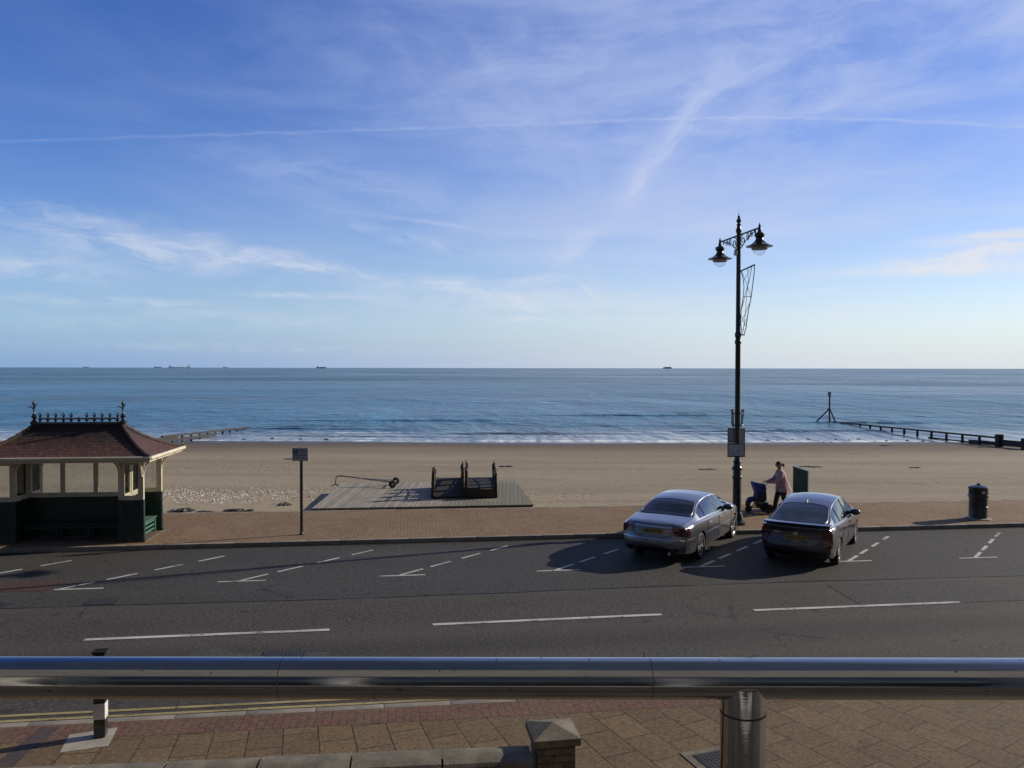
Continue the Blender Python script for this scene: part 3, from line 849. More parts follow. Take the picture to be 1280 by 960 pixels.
# ------------------------------------------------------------------ timber deck on the sand
m, g, p = newmat('weathered_deck_boards'); v = g.coord(); x, y, z = g.sep(v)
bx = g.math('DIVIDE', x, .145); fl = g.math('FLOOR', bx); fr1 = g.math('FRACT', bx)
rn = g.n('ShaderNodeTexWhiteNoise', noise_dimensions='1D'); g.put(rn.inputs['W'], fl)
c = g.mix(rn.outputs['Value'], (.37, .325, .255), (.25, .222, .178))
gr = g.noise(g.scale(v, (9., .8, 1)), 1., 6., .7)
c = g.mix(g.math('MULTIPLY', g.map(gr, .4, .7), .5), c, (.12, .11, .095))
wx = g.map(g.math('ADD', x, g.math('MULTIPLY', g.noise(v, .5, 4.), 2.)), 4.4, 6.2)
c = g.mix(g.math('MULTIPLY', wx, .75), c, (.125, .125, .09))     # algae-green, wetter end of the deck
sandy = g.map(g.noise(g.scale(v, (.4, .8, 1)), 1., 5., .6), .5, .68)
c = g.mix(g.math('MULTIPLY', sandy, .5), c, (.36, .30, .22))
gap = g.map(g.math('ABSOLUTE', g.math('SUBTRACT', fr1, .5)), .43, .47)
c = g.mix(gap, c, (.05, .045, .04))
g.put(p.inputs['Base Color'], c); p.inputs['Roughness'].default_value = .85
g.put(p.inputs['Normal'], g.bump(g.math('SUBTRACT', g.math('MULTIPLY', gr, .4), gap), .6, .012))
M_deck = m
DA = math.atan2(27.0 - 25.88, .74 + 6.54)
t = thing('timber_deck', 'low weathered timber deck laid on the sand beside the promenade', 'deck', (-6.60, 26.26, .12))
mb = MB()
q = [(0, 0), (7.33, .80), (6.76, 6.5), (-.15, 5.78)]
mb.prism(q, -.045, 0.); mb.build('boards', M_deck, t, smooth=False)
mb = MB()
def edge(a, b): mb.beam((a[0], a[1], -.13), (b[0], b[1], -.13), .06, .16)
ins = [(.05, .06), (7.25, .87), (6.70, 6.42), (-.09, 5.72)]
for i in range(4): edge(ins[i], ins[(i + 1) % 4])
for k in range(1, 6):
    f = k / 6; mb.beam((ins[0][0] + (ins[1][0] - ins[0][0]) * f, .1 + .8 * f, -.15), (ins[3][0] + (ins[2][0] - ins[3][0]) * f, 5.66 + .7 * f, -.15), .08, .16)
for (ax, ay) in ins:
    mb.box((ax, ay, -.30), (.12, .12, .50))
mb.build('joists', M_tarboard, t, smooth=False)

# two rusty landing-stage sections standing on the deck
def stage(name, label, x, y, ang, slope, hts, end_post=True):
    t = thing(name, label, 'jetty section', (x, y, .12), ang, 'rusty jetty sections on the deck')
    W, D_ = 1.02, 2.7
    mb = MB(); z1 = .36; z0 = .06 if slope else .36
    n = 14
    for k in range(n):
        f = (k + .5) / n; zz = z0 + (z1 - z0) * f
        mb.box((0, f * D_, zz), (W - .06, D_ / n - .012, .035), Matrix.Rotation(math.atan2(z1 - z0, D_), 3, 'X'))
    mb.build('tread_boards', M_tarboard, t, smooth=False)
    mb = MB()
    for sx in (-1, 1):
        mb.beam((sx * W / 2, 0, z0 - .03), (sx * W / 2, D_, z1 - .03), .07, .16)
        mb.box((sx * W / 2, .06, .06), (.13, .13, .12)); mb.box((sx * W / 2, D_ - .06, z1 / 2), (.09, .09, z1))
    if not slope:
        mb.box((0, -.02, .19), (W, .05, .28)); mb.box((0, .25, .10), (W, .06, .16))
    mb.build('side_beam', M_rust, t, smooth=False)
    for sx in hts:
        xx = sx * (W / 2 + .02)
        for (yy, hh, dd) in zip((.12, .95, 1.75, 2.55), hts[sx], (.26, .28, .24, .28)):
            pb = MB(); pb.box((xx, yy, hh / 2 + .02), (.095, dd, hh), Matrix.Rotation(.05 * math.sin(yy * 7 + xx * 5), 3, 'X') @ Matrix.Rotation(.045 * math.sin(yy * 5 + xx * 9), 3, 'Y'), .008); pb.box((xx, yy + .02, hh * .55), (.11, dd * .7, .07)); pb.tube([(xx, yy, hh), (xx + .015, yy + dd * .4, hh - .10), (xx, yy + dd * .5, hh - .28)], .014, 5)
            pb.box((xx + .01, yy, hh + .03), (.075, dd * .5, .10), bev=.01)
            pb.tube([(xx, yy - .03, hh + .05), (xx + .02 * sx, yy + .03, hh + .17)], [.022, .014], 6)
            po = pb.build('post', M_rust, t)
        rb = MB()
        for (za, zb) in ((hts[sx][0] - .14, hts[sx][3] - .12), (.45, .48)):
            rb.tube([(xx + .035, .1, za), (xx + .04, 1.3, (za + zb) / 2 - .03), (xx + .035, 2.6, zb)], .022, 6)
        rb.tube([(xx - .03, .15, .2), (xx - .03, .92, .9)], .015, 5); rb.tube([(xx - .03, 1.75, .9), (xx - .03, 2.5, .25)], .015, 5)
        rb.build('rail', M_rust, t)
    return t
stage('jetty_section', 'rusty jetty ramp sloping down to the deck, nearest the boat trolley', -2.27, 28.25, R(4), True, {-1: (.92, .78, .70, .66), 1: (.86, .80, .82, .86)})
stage('jetty_section', 'rusty jetty platform with a raised front board, right half of the pair', -1.10, 28.35, R(3), False, {-1: (.90, .84, .86, .90), 1: (.80, .78, .82, .88)})

# boat launching trolley
t = thing('boat_trolley', 'bare boat launching trolley with two black wheels at the back of the deck', 'boat trolley', (-5.65, 31.15, .12))
mb = MB()
mb.tube([(-1.22, 0, .05), (-1.24, 0, .12), (-1.20, .0, .38), (-1.05, 0, .41), (.2, .02, .27), (.98, .05, .17)], .024, 8)
mb.tube([(-.25, .0, .31), (.98, -.28, .20)], .018, 6); mb.tube([(-.25, .02, .31), (.98, .38, .20)], .018, 6)
mb.tube([(1.05, -.42, .17), (1.05, .48, .17)], .024, 8)
mb.build('frame', pm('galvanised_tube', (.16, .15, .14), (.26, .25, .24), .5, .5, vs=4.), t)
mb = MB(); mb.box((-.28, .01, .315), (.16, .06, .05)); mb.box((.5, 0, .245), (.8, .035, .03)); mb.build('keel_rest', M_white_paint, t)
mb = MB(); mb.tube([(-1.38, 0, .03), (-1.24, 0, .10), (-1.10, 0, .03)], .028, 6); mb.build('stand', M_alloy, t)
for yy in (-.42, .48):
    mb = MB(); Mx = Matrix.Rotation(R(90), 3, 'X') @ Matrix.Identity(3)
    Mw = Matrix.Rotation(R(18), 3, 'Z') @ Matrix.Rotation(R(90), 3, 'X')
    mb.lathe([(.05, -.04), (.10, -.055), (.135, -.04), (.148, 0), (.135, .04), (.10, .055), (.05, .04)], (1.05, yy, .148), 24, Mw)
    wh = mb.build('wheel', M_tyre, t)
    mb = MB(); mb.lathe([(0, -.062), (.05, -.058), (.05, .058), (0, .062)], (1.05, yy, .148), 16, Mw); mb.build('hub', M_alloy, wh)

# ------------------------------------------------------------------ twin lantern street lamp
LX, LY, LZ = 6.69, 23.71, .116
t = thing('street_lamp', 'tall dark green twin-lantern street lamp on the promenade between the two cars', 'street lamp', (LX, LY, LZ))
mb = MB(); mb.lathe([(.26, 0), (.26, .08), (.20, .12), (.17, .30), (.15, .36)], n=20); mb.build('base', M_lampgreen, t)
mb = MB()
mb.lathe([(.125, .34), (.118, 1.55), (.115, 1.60), (.155, 1.63), (.155, 1.68), (.12, 1.72), (.10, 1.80), (.12, 1.86), (.085, 1.95), (.078, 2.3), (.074, 5.55), (.095, 5.58), (.095, 5.66), (.070, 5.72), (.062, 8.62), (.085, 8.66), (.085, 8.72), (.055, 8.80), (.052, 8.84)], n=18)
mb.lathe([(.085, 5.36), (.095, 5.38), (.095, 5.44), (.085, 5.46)], n=18)
mb.lathe([(.13, 1.35), (.142, 1.37), (.142, 1.42), (.13, 1.44)], n=18)
mb.build('column', M_lampgreen, t)
mb = MB(); mb.lathe([(.052, 8.84), (.07, 8.87), (.035, 8.91), (.075, 8.97), (.07, 9.02), (.03, 9.06), (.045, 9.09), (.012, 9.16), (0, 9.26)], n=14); mb.build('finial', M_lampgreen, t)
AD = Vector((-.165, .986, 0)).normalized()                 # arms run across the road direction
ZA = 8.56
mb = MB(); mb.tube([AD * -1.31 + Vector((0, 0, ZA)), AD * 1.31 + Vector((0, 0, ZA))], .027, 8)
mb.build('arm', M_lampgreen, t)
mb = MB()
def spiral(c, r0, turns, a0, sgn):
    pts = []
    for i in range(int(14 * turns) + 1):
        a = a0 + sgn * i / 14 * 2 * math.pi; r = r0 * (1 - .75 * i / (14 * turns))
        pts.append(Vector((0, 0, ZA)) + AD * (c[0] + r * math.cos(a)) + Vector((0, 0, c[1] + r * math.sin(a))))
    return pts
for s in (-1, 1):
    mb.tube(spiral((s * .27, -.20), .17, 1.5, R(90), s), .016, 5)
    mb.tube(spiral((s * .58, -.12), .11, 1.4, R(-90), s), .014, 5)
    mb.tube(spiral((s * .83, -.10), .09, 1.4, R(90), s), .013, 5)
    mb.tube(spiral((s * 1.03, -.06), .06, 1.3, R(-90), s), .012, 5)
    mb.tube([Vector((0, 0, ZA - .42)) + AD * s * .06, Vector((0, 0, ZA - .36)) + AD * s * .22, Vector((0, 0, ZA - .22)) + AD * s * .46, Vector((0, 0, ZA - .13)) + AD * s * .72, Vector((0, 0, ZA - .02)) + AD * s * 1.1], .015, 5)
mb.build('scrollwork', M_lampgreen, t)
M_bowl = None
m, g, p = newmat('lamp_bowl_glass')
p.inputs['Base Color'].default_value = (.85, .88, .9, 1); p.inputs['Roughness'].default_value = .08
p.inputs['Transmission Weight'].default_value = .0
tr_ = g.n('ShaderNodeBsdfTransparent'); tr_.inputs[0].default_value = (.93, .95, .96, 1)
fr_ = g.n('ShaderNodeFresnel'); fr_.inputs[0].default_value = 1.35
f2 = g.math('ADD', g.math('MULTIPLY', fr_.outputs[0], .18), g.map(g.noise(g.coord(), 9., 3.), .3, .7, .03, .07))
mx = g.n('ShaderNodeMixShader'); g.put(mx.inputs[0], f2); m.node_tree.links.new(tr_.outputs[0], mx.inputs[1]); m.node_tree.links.new(p.outputs[0], mx.inputs[2])
m.node_tree.links.new(mx.outputs[0], m.node_tree.nodes['Material Output'].inputs[0]); M_bowl = m
M_refl = pm('lamp_inner_reflector', (.45, .36, .28), (.38, .30, .24), .5)
for s in (-1, 1):
    c = AD * s * 1.31 + Vector((0, 0, ZA))
    mb = MB()
    mb.lathe([(0, .15), (.012, .13), (.018, .09), (.038, .06), (.03, .02), (.045, -.03), (.05, -.10), (.075, -.13), (.135, -.155), (.145, -.20), (.125, -.25), (.10, -.28), (.105, -.33), (.15, -.39), (.205, -.44), (.285, -.485), (.365, -.51), (.367, -.525), (.29, -.525), (.215, -.535), (.215, -.525)], c, 28)
    ln = mb.build('lantern', M_lampgreen, t)
    mb = MB(); mb.lathe([(.215, -.525), (.218, -.60), (.20, -.605), (.20, -.53)], c, 24); mb.build('reflector_ring', M_refl, ln)
    mb = MB(); mb.lathe([(.19, -.60), (.182, -.65), (.155, -.70), (.11, -.745), (.05, -.77), (0, -.775)], c, 24); mb.build('glass_bowl', M_bowl, ln)
mb = MB(); mb.lathe([(.05, 0), (.055, .02), (.055, .14), (.03, .17), (0, .18)], (-.10, -.05, 7.96), 12); mb.build('light_sensor', M_alloy, t)

# festive light frame on the column
f = thing('festive_light_frame', 'unlit wire festive light frame fixed high on the lamp column', 'decoration', (LX, LY, LZ), R(-15))
def C(pts): return [Vector((x, -.02, z)) for x, z in pts]
mb = MB()
Lc = [(.07, 7.52), (.13, 7.30), (.16, 7.05), (.14, 6.75), (.09, 6.40), (.07, 6.05), (.09, 5.80), (.12, 5.63)]
Rc = [(.46, 7.68), (.44, 7.40), (.40, 7.05), (.36, 6.70), (.30, 6.40), (.25, 6.05), (.22, 5.80), (.17, 5.63)]
mb.tube(C([(.06, 7.50), (.46, 7.68)]), .024, 6)
mb.tube(C(Rc), .014, 6); mb.tube(C(Lc), .012, 6); mb.tube(C([(.07, 5.62), (.19, 5.62)]), .018, 6)
mb.build('frame', M_black, f)
mb = MB()
mb.tube(C([(.08, 7.52), (.22, 7.15), (.33, 6.85), (.34, 6.7)]), .007, 5); mb.tube(C([(.38, 7.62), (.30, 7.2), (.18, 6.75), (.10, 6.4)]), .009, 5)
mb.tube(C([(.26, 7.56), (.28, 7.2), (.23, 6.7), (.2, 6.2), (.14, 5.7)]), .007, 5); mb.tube(C([(.13, 6.75), (.36, 6.75)]), .008, 5)
mb.tube(C([(.32, 6.55), (.2, 6.25), (.09, 6.0)]), .008, 5); mb.tube(C([(.08, 6.2), (.18, 5.95), (.23, 5.85)]), .007, 5); mb.tube(C([(.34, 7.6), (.2, 7.3), (.14, 7.2)]), .006, 5)
mb.tube(C([(.24, 6.1), (.12, 5.75)]), .006, 5)
mb.build('wire', M_black, f)
# notice boards strapped to the column
M_board = pm('notice_back_grey', (.46, .44, .48), (.36, .35, .38), .6, vs=5.)
M_paper = pm('faded_poster', (.50, .48, .54), (.36, .36, .42), .6, vs=7., detail=5.)
def nboard(label, x, y, z, w, h, mat, rz=0.):
    t = thing('notice_board', label, 'notice board', (LX + x, LY + y, LZ + z), rz, 'notice boards on the lamp column')
    mb = MB(); mb.box((0, 0, 0), (w, .012, h)); mb.build('panel', mat, t)
    mb = MB()
    for zz in (-h / 2, h / 2): mb.box((0, 0, zz), (w + .02, .03, .03))
    for xx in (-w / 2, w / 2): mb.box((xx, 0, 0), (.016, .026, h - .03))
    mb.build('frame', M_blacktrim, t, smooth=False)
    return t
a = nboard('upper grey notice board strapped behind the lamp column', 0, .11, 2.63, .50, .40, M_board)
b = nboard('lower notice board with a pale notice, in front of the lamp column', -.06, -.11, 2.22, .50, .38, M_paper)
mb = MB(); mb.box((.06, -.008, -.02), (.24, .004, .16)); pn = mb.build('paper_notice', pm('pale_paper', (.66, .66, .68), (.52, .52, .55), .7, vs=8.), b)
mb = MB()
for k in range(5): mb.box((.05 + .01 * (k % 2), -.0115, .035 - k * .026), (.16 - .03 * (k % 3), .002, .008))
mb.build('small_print', M_ink, pn, smooth=False)
# pair of tapered sign straps above the boards
t = thing('strap_bracket', 'pair of tapered grey bracket plates clamped to the lamp column above the notice boards', 'bracket', (LX, LY, LZ))
for s in (-1, 1):
    mb = MB(); mb.prism([(s * .10, 2.88), (s * .14, 2.88), (s * .20, 3.42), (s * .12, 3.42)], -.02, .02, Matrix.Rotation(R(90), 3, 'X')); mb.build('plate', M_board, t, smooth=False)
mb = MB()
for zz in (2.95, 3.30): mb.tube([(-.17, 0, zz), (-.10, -.09, zz), (.10, -.09, zz), (.17, 0, zz)], .014, 6); mb.tube([(-.17, 0, zz), (-.10, .09, zz), (.10, .09, zz), (.17, 0, zz)], .014, 6)
mb.tube([(-.17, 0, 2.95), (-.17, 0, 3.30)], .012, 6)
mb.build('strap', M_blacktrim, t)

# ------------------------------------------------------------------ litter bin and grit box
t = thing('litter_bin', 'black domed litter bin standing alone on the promenade', 'bin', (14.40, 24.62, .116), R(10))
mb = MB(); mb.lathe([(.27, 0), (.29, .03), (.27, .07), (.262, .10), (.262, .66), (.28, .68), (.28, .70)], n=24); mb.build('body', M_black, t)
mb = MB()
prof = [(.295, .70), (.295, .74), (.285, .76)]
mb.lathe(prof + [(.272, .76), (.268, .93), (.29, .95), (.30, .97)], n=24)
mb.lathe([(.30, .97), (.29, .99), (.20, 1.03), (.10, 1.05), (.05, 1.06), (.055, 1.08), (.03, 1.10), (0, 1.105)], n=24)
hd = mb.build('hood', M_black, t)
for k in range(4):
    a = R(-90 + k * 90 + 8); mb = MB()
    rows = [[(.277 * math.cos(a + s), .277 * math.sin(a + s), z) for s in [-.42 + i * .12 for i in range(8)]] for z in (.79, .91)]
    mb.grid(rows); mb.build('aperture', M_ink, hd)
mb = MB(); a = R(-100)
mb.grid([[(.283 * math.cos(a + s), .283 * math.sin(a + s), z) for s in (-.17, -.08, 0, .08, .17)] for z in (.80, .90)]); mb.build('label_plate', pm('cream_label', (.62, .58, .42), (.55, .5, .36), .5), hd)
for k in range(24):
    pass
mb = MB(); mb.tube([(.27 * math.cos(R(15 * k)), .27 * math.sin(R(15 * k)), .40) for k in range(25)], .008, 5); mb.build('band', M_black, t)
mb = MB(); mb.lathe([(0, .002), (.36, .002), (.36, .025), (.30, .045), (.27, .045)], n=24); mb.build('plinth', M_conc, t)

t = thing('grit_box', 'dark green box with a sloping lid behind the grey hatchback', 'grit box', (9.62, 26.55, .116), R(-27))
mb = MB(); prof = [(-.235, 0), (.235, 0), (.235, 1.22), (-.235, 1.35)]
mb.prism(prof, -.15, .15, Matrix.Rotation(R(90), 3, 'X')); mb.build('body', pm('grit_green', (.014, .075, .068), (.011, .055, .052), .45, vs=4.), t, smooth=False)
mb = MB(); mb.beam((-.255, 0, 1.372), (.255, 0, 1.232), .33, .03, .008); mb.build('lid', pm('grit_lid', (.10, .17, .14), (.07, .12, .10), .45), t)
mb = MB(); mb.box((0, 0, .03), (.50, .34, .06)); mb.build('foot', M_blacktrim, t)

# ------------------------------------------------------------------ groynes and marker beacon
def groyne(label, x, ya, yb, top_of, step, grp, ends=()):
    t = thing('timber_groyne', label, 'groyne', (x, ya, 0), 0, grp)
    n = int((yb - ya) / step)
    rail = MB(); pts = []
    for i in range(n + 1):
        y = ya + i * step; zt = top_of(y); X = .10 * math.sin(i * .7)
        mb = MB(); zb = bz(x, y) - .6
        w = .17
        mb.box((X * .3, y - ya, (zt + zb) / 2), (w, w, zt - zb), R(3 * math.sin(i * 2.3)), .012)
        po = mb.build('post', M_wood_wet, t)
        pts.append((X * .3, y - ya, zt + .02))
    rail = MB()
    for i in range(n): rail.beam(pts[i], pts[i + 1], .20, .15)
    rail.build('top_rail', M_wood_wet, t, smooth=False)
    return t, pts
# right groyne
tR, ptsR = groyne('long dark timber groyne running out to sea on the right', 39.9, 65.6, 97.6, lambda y: -.95 - (y - 65.6) * .0285, 2.6, 'timber groynes')
mb = MB()
mb.beam((.05, -8., -.98), (.05, .0, -1.30), .10, .50); mb.beam((.05, .0, -1.42), (.05, 4.2, -1.60), .10, .34); mb.beam((.05, 4.2, -1.66), (.05, 11., -1.86), .08, .14)
mb.build('plank_wall', M_wood_wet, tR, smooth=False)
for (yy, zt, w) in ((-.2, -.62, .46), (-3.6, -.66, .5), (-8.6, -.40, .5)):
    mb = MB(); zb = bz(39.9, 65.6 + yy) - .5; mb.box((0, yy, (zt + zb) / 2), (w, w, zt - zb), .1, .03); mb.build('king_pile', M_wood_wet, tR)
# left groyne
tL, ptsL = groyne('timber groyne running out to sea on the left, beyond the shelter', -29.0, 66.2, 88.2, lambda y: -1.02 - (y - 66.2) * .038, 2.0, 'timber groynes')
mb = MB(); mb.beam((.04, -9., -.95), (.04, 3., -1.36), .10, .42); mb.beam((.04, 3., -1.5), (.04, 12., -1.75), .1, .25); mb.build('plank_wall', M_wood_wet, tL, smooth=False)
mb = MB(); rr = random.Random(5)
for k in range(46):
    y = rr.uniform(-7, 1); x = .6 + abs(rr.gauss(0, .7)); mb.ball((x, y, bz(-29 + x, 66.2 + y) + .05), (rr.uniform(.12, .3), rr.uniform(.1, .25), rr.uniform(.06, .14)), 7, 5)
mb.build('footing_stones', pm('groyne_stones', (.20, .17, .13), (.10, .09, .075), .8, vs=2.), tL, smooth=False)

t = thing('marker_beacon', 'slim three-legged marker beacon at the sea end of the right groyne', 'beacon', (39.25, 98.8, -1.9))
mb = MB(); mb.tube([(0, 0, -.6), (0, 0, 3.35)], .095, 10); mb.build('pole', M_black, t)
for q in ((-1.85, -.2), (.42, .8), (.55, -.7)):
    mb = MB(); mb.tube([(0, 0, 1.70), (q[0], q[1], -.1), (q[0] * 1.1, q[1] * 1.1, -.5)], .085, 8); mb.build('leg', M_black, t)
mb = MB(); mb.lathe([(.16, 3.2), (.20, 3.22), (.20, 3.62), (.22, 3.64), (.22, 3.70), (.12, 3.74), (0, 3.75)], n=14); tp = mb.build('topmark', M_black, t)
mb = MB(); mb.lathe([(.205, 3.32), (.207, 3.33), (.207, 3.52), (.205, 3.53)], n=14); mb.build('pale_band', M_board, tp)

# ------------------------------------------------------------------ seaweed and stones on the beach
def weed(x, y, L, W, h, label, a=0.):
    mb = MB(); rr = random.Random(int(x * 77 + y * 13))
    for k in range(16):
        u = rr.uniform(-1, 1); wv = rr.uniform(-1, 1) * (1 - u * u) ** .5
        px, py = u * L / 2, wv * W / 2
        X_, Y_ = x + px * math.cos(a) - py * math.sin(a), y + px * math.sin(a) + py * math.cos(a)
        q = bz(X_, Y_)
        mb.ball((X_, Y_, q + .01), (rr.uniform(.08, .22) * L * .8, rr.uniform(.08, .16) + W * .12, h * rr.uniform(.5, 1.1) * (1.1 - abs(u) * .6)), 8, 5)
    o = mb.build('seaweed_clump', M_weed, smooth=True)
    tag(o, label, 'seaweed', 'seaweed clumps on the sand'); return o
weed(-11.15, 26.95, .75, .3, .12, 'dark seaweed clump on the sand closest to the shelter', .1)
weed(-10.25, 26.65, .55, .2, .06, 'flat seaweed scrap at the promenade edge, second from the shelter')
weed(-9.25, 27.0, .95, .25, .09, 'long low seaweed strip at the promenade edge below the pebbles')
weed(-8.15, 28.5, .45, .2, .08, 'small seaweed clump on the sand left of the sign post')
weed(-7.25, 26.55, .6, .22, .08, 'seaweed patch between the sign post and the deck')
weed(-.3, 44.6, .75, .5, .07, 'seaweed wisp on the sand beyond the jetty sections')
weed(16.8, 44.9, 1.1, .45, .07, 'broad dark seaweed patch beyond the grit box')
weed(22.6, 44.8, .5, .3, .04, 'seaweed patch right of the grit box, in mid beach')
weed(10.5, 43., .9, .4, .05, 'thin seaweed scrap on the sand left of the lamp column')
weed(-13.9, 50.5, .9, .5, .05, 'seaweed scrap on the left beach in line with the sign panel')
weed(31.0, 66.5, .8, .5, .06, 'seaweed scrap near the waterline beside the right groyne')
rr = random.Random(11)
for k in range(16):
    x = 23.6 + k * .95 + rr.uniform(-.4, .4); y = 72.6 + rr.uniform(-.8, 2.4) ; 
    s = rr.uniform(.05, .11); mb = MB()
    mb.ball((x, y, max(bz(x, y), -1.9) + s * .2), (s * rr.uniform(1.1, 2.2), s, s * .75), 8, 5)
    o = mb.build('beach_stone', M_wood_wet); tag(o, 'small dark stone in a row along the waterline left of the right groyne', 'stone', 'stones along the waterline')
for k in range(4):
    x = -24.5 + k * 2.4 + rr.uniform(-.4, .4); y = 74. + rr.uniform(-.5, 1.2); s = rr.uniform(.08, .14); mb = MB()
    mb.ball((x, y, max(bz(x, y), -1.9) + s * .2), (s * 2., s, s * .8), 8, 5)
    o = mb.build('beach_stone', M_wood_wet); tag(o, 'dark stone in the surf just right of the left groyne', 'stone', 'stones beside the left groyne')

# ------------------------------------------------------------------ ships on the horizon
def ship(azd, dist, L, hull_h, kind, label, mat, mat2):
    x, y = dist * math.sin(R(azd)), dist * math.cos(R(azd))
    t = thing('cargo_ship', label, 'ship', (x, y, -1.9), R(-azd), 'ships on the horizon')
    h = L / 2; w = L * .075
    mb = MB(); P = [(-h, -w * .7), (h * .82, -w), (h, 0), (h * .82, w), (-h, w * .7), (-h * 1.02, 0)]
    mb.prism(P, -1, hull_h); mb.build('hull', mat, t, smooth=False)
    mb = MB(); bx = -h * .78
    mb.box((bx, 0, hull_h + L * .045), (L * .09, w * 1.7, L * .09)); mb.box((bx, 0, hull_h + L * .10), (L * .06, w * 2, L * .03)); mb.tube([(bx - L * .03, 0, hull_h), (bx - L * .03, 0, hull_h + L * .14)], L * .016, 8)
    mb.build('bridge', mat2, t, smooth=False)
    mb = MB()
    if kind == 'box':
        mb.box((h * .1, 0, hull_h + L * .035), (L * .70, w * 1.7, L * .07))
        for k in range(6): mb.box((-h * .55 + k * L * .13, 0, hull_h + L * .075), (L * .10, w * 1.5, L * .02))
    elif kind == 'mast':
        mb.tube([(0, 0, 0), (0, 0, L * .85)], L * .05, 6); mb.box((0, 0, L * .4), (L * .3, w, L * .12)); mb.tube([(-L * .3, 0, L * .2), (0, 0, L * .8), (L * .3, 0, L * .2)], L * .03, 5)
    else:
        for k in range(4):
            xx = -h * .45 + k * L * .22; mb.box((xx, 0, hull_h + L * .012), (L * .14, w * 1.4, L * .025)); mb.tube([(xx + L * .09, 0, hull_h), (xx + L * .09, 0, hull_h + L * .07)], L * .008, 5)
    mb.build('cargo', mat2, t, smooth=False)
M_sd = pm('ship_dark', (.14, .18, .23), (.12, .16, .21), .7, vs=.01); M_sg = pm('ship_grey', (.42, .52, .66), (.38, .48, .62), .7, vs=.01); M_sp = pm('ship_pale', (.60, .66, .74), (.55, .61, .70), .7, vs=.01)  # sea haze put into the ship colours, paler and bluer
ship(-28.0, 16000, 110, 12, 'bulk', 'faint small ship on the far left of the horizon', M_sg, M_sg)
ship(-23.85, 15000, 130, 14, 'bulk', 'faint grey ship immediately left of the long pale ship', M_sg, M_sg)
ship(-22.7, 14000, 270, 9, 'bulk', 'long pale grey ship lying low on the horizon', M_sg, M_sp)
ship(-22.0, 11000, 55, 8, 'mast', 'dark tall-masted vessel right beside the long pale ship', M_sd, M_sd)
ship(-19.7, 16000, 90, 12, 'bulk', 'faint tiny ship between the masted vessel and the dark ship', M_sg, M_sg)
ship(-13.4, 10000, 118, 12, 'bulk', 'dark hulled ship on the horizon above the sign post', M_sd, M_sd)
ship(11.0, 14000, 150, 16, 'box', 'boxy pale ship on the horizon left of the lamp column', M_sg, M_sp)

# ------------------------------------------------------------------ bollard, wall and pier in front of the hotel
t = thing('bollard', 'black and white square bollard on a pale concrete pad', 'bollard', (-5.17, 9.98, .105), R(12))
mb = MB(); mb.box((0, 0, .54), (.135, .135, 1.06), bev=.012); po = mb.build('post', M_black, t)
mb = MB(); mb.box((0, 0, .34), (.139, .139, .20), bev=.006); mb.build('white_band', M_white_paint, po)
mb = MB(); mb.box((0, 0, .74), (.139, .139, .20), bev=.006); mb.build('white_band', M_white_paint, po)
mb = MB(); mb.prism([(-.08, -.08), (.08, -.08), (.08, .08), (-.08, .08)], 1.07, 1.09); mb.build('cap', pm('matte_cap', (.02, .02, .02), None, .95, spec=.1), po, smooth=False)
mb = MB(); mb.prism([(-.40, .12), (.14, .22), (.16, -.30), (-.36, -.37)], .001, .006); mb.build('concrete_pad', M_conc, t, smooth=False)

M_garden = bricks('wall_brickwork', lambda g, v: g.comb(g.math('ADD', *g.sep(v)[0:2]), g.sep(v)[2], 0.), .225, .075, (.19, .15, .105), (.13, .105, .075), (.075, .065, .055), .010, .6, (.12, .10, .07))
WA = R(5.5)
t = thing('garden_wall', 'low stone-capped forecourt wall running left from the square pier', 'wall', (.20, 8.30, .055), WA)
mb = MB(); mb.box((-5.05, -.02, .30), (10.1, .22, .60)); mb.build('brickwork', M_garden, t, smooth=False)
mb = MB()
for k in range(11):
    c = -.46 - k * .925
    prof = [(-.19, 0), (.19, 0), (.19, .045), (.165, .075), (.06, .098), (-.06, .098), (-.165, .075), (-.19, .045)]
    Mr = Matrix(((0, 0, 1), (1, 0, 0), (0, 1, 0)))
    mb.prism(prof, -.452, .452, Mr, (c, -.02, .60 + .004 * (k % 3)))
mb.build('coping', M_stone, t, smooth=True, angle=25)
t = thing('brick_pier', 'square brick gate pier with a pyramid stone cap at the end of the low wall', 'pier', (.44, 8.47, .105), R(9))
mb = MB(); mb.box((0, 0, .355), (.40, .40, .71)); mb.build('shaft', M_garden, t, smooth=False)
mb = MB(); s, h0, h1, h2 = .25, .71, .785, .865
mb.add([(-s, -s, h0), (s, -s, h0), (s, s, h0), (-s, s, h0), (-s, -s, h1), (s, -s, h1), (s, s, h1), (-s, s, h1), (0, 0, h2)], [(3, 2, 1, 0), (0, 1, 5, 4), (1, 2, 6, 5), (2, 3, 7, 6), (3, 0, 4, 7), (4, 5, 8), (5, 6, 8), (6, 7, 8), (7, 4, 8)])
mb.build('cap_stone', M_stone, t, smooth=False)
# inspection cover in the paving
t = thing('inspection_cover', 'iron inspection cover in a stone frame in the paving behind the railing post', 'inspection cover', (2.48, 9.36, .108), R(20))
mb = MB(); mb.box((0, 0, .003), (.72, .66, .006)); mb.build('stone_frame', M_stone, t, smooth=False)
mb = MB(); mb.box((0, 0, .008), (.50, .46, .008))
for i in range(9):
    for j in range(8): mb.box((-.21 + i * .053, -.19 + j * .054, .0135), (.03, .03, .005), R(45))
mb.build('lid', M_iron, t, smooth=False)
# dark channel across the pavement
mb = MB(); mb.add([(-6.08, 10.22, .109), (-5.84, 10.25, .109), (-5.80, 8.7, .109), (-6.00, 8.7, .109)], [(0, 1, 2, 3)])
structure('drainage_channel', mb, pm('channel_brick', (.07, .045, .04), (.05, .035, .03), .8, vs=6., bump=.4))

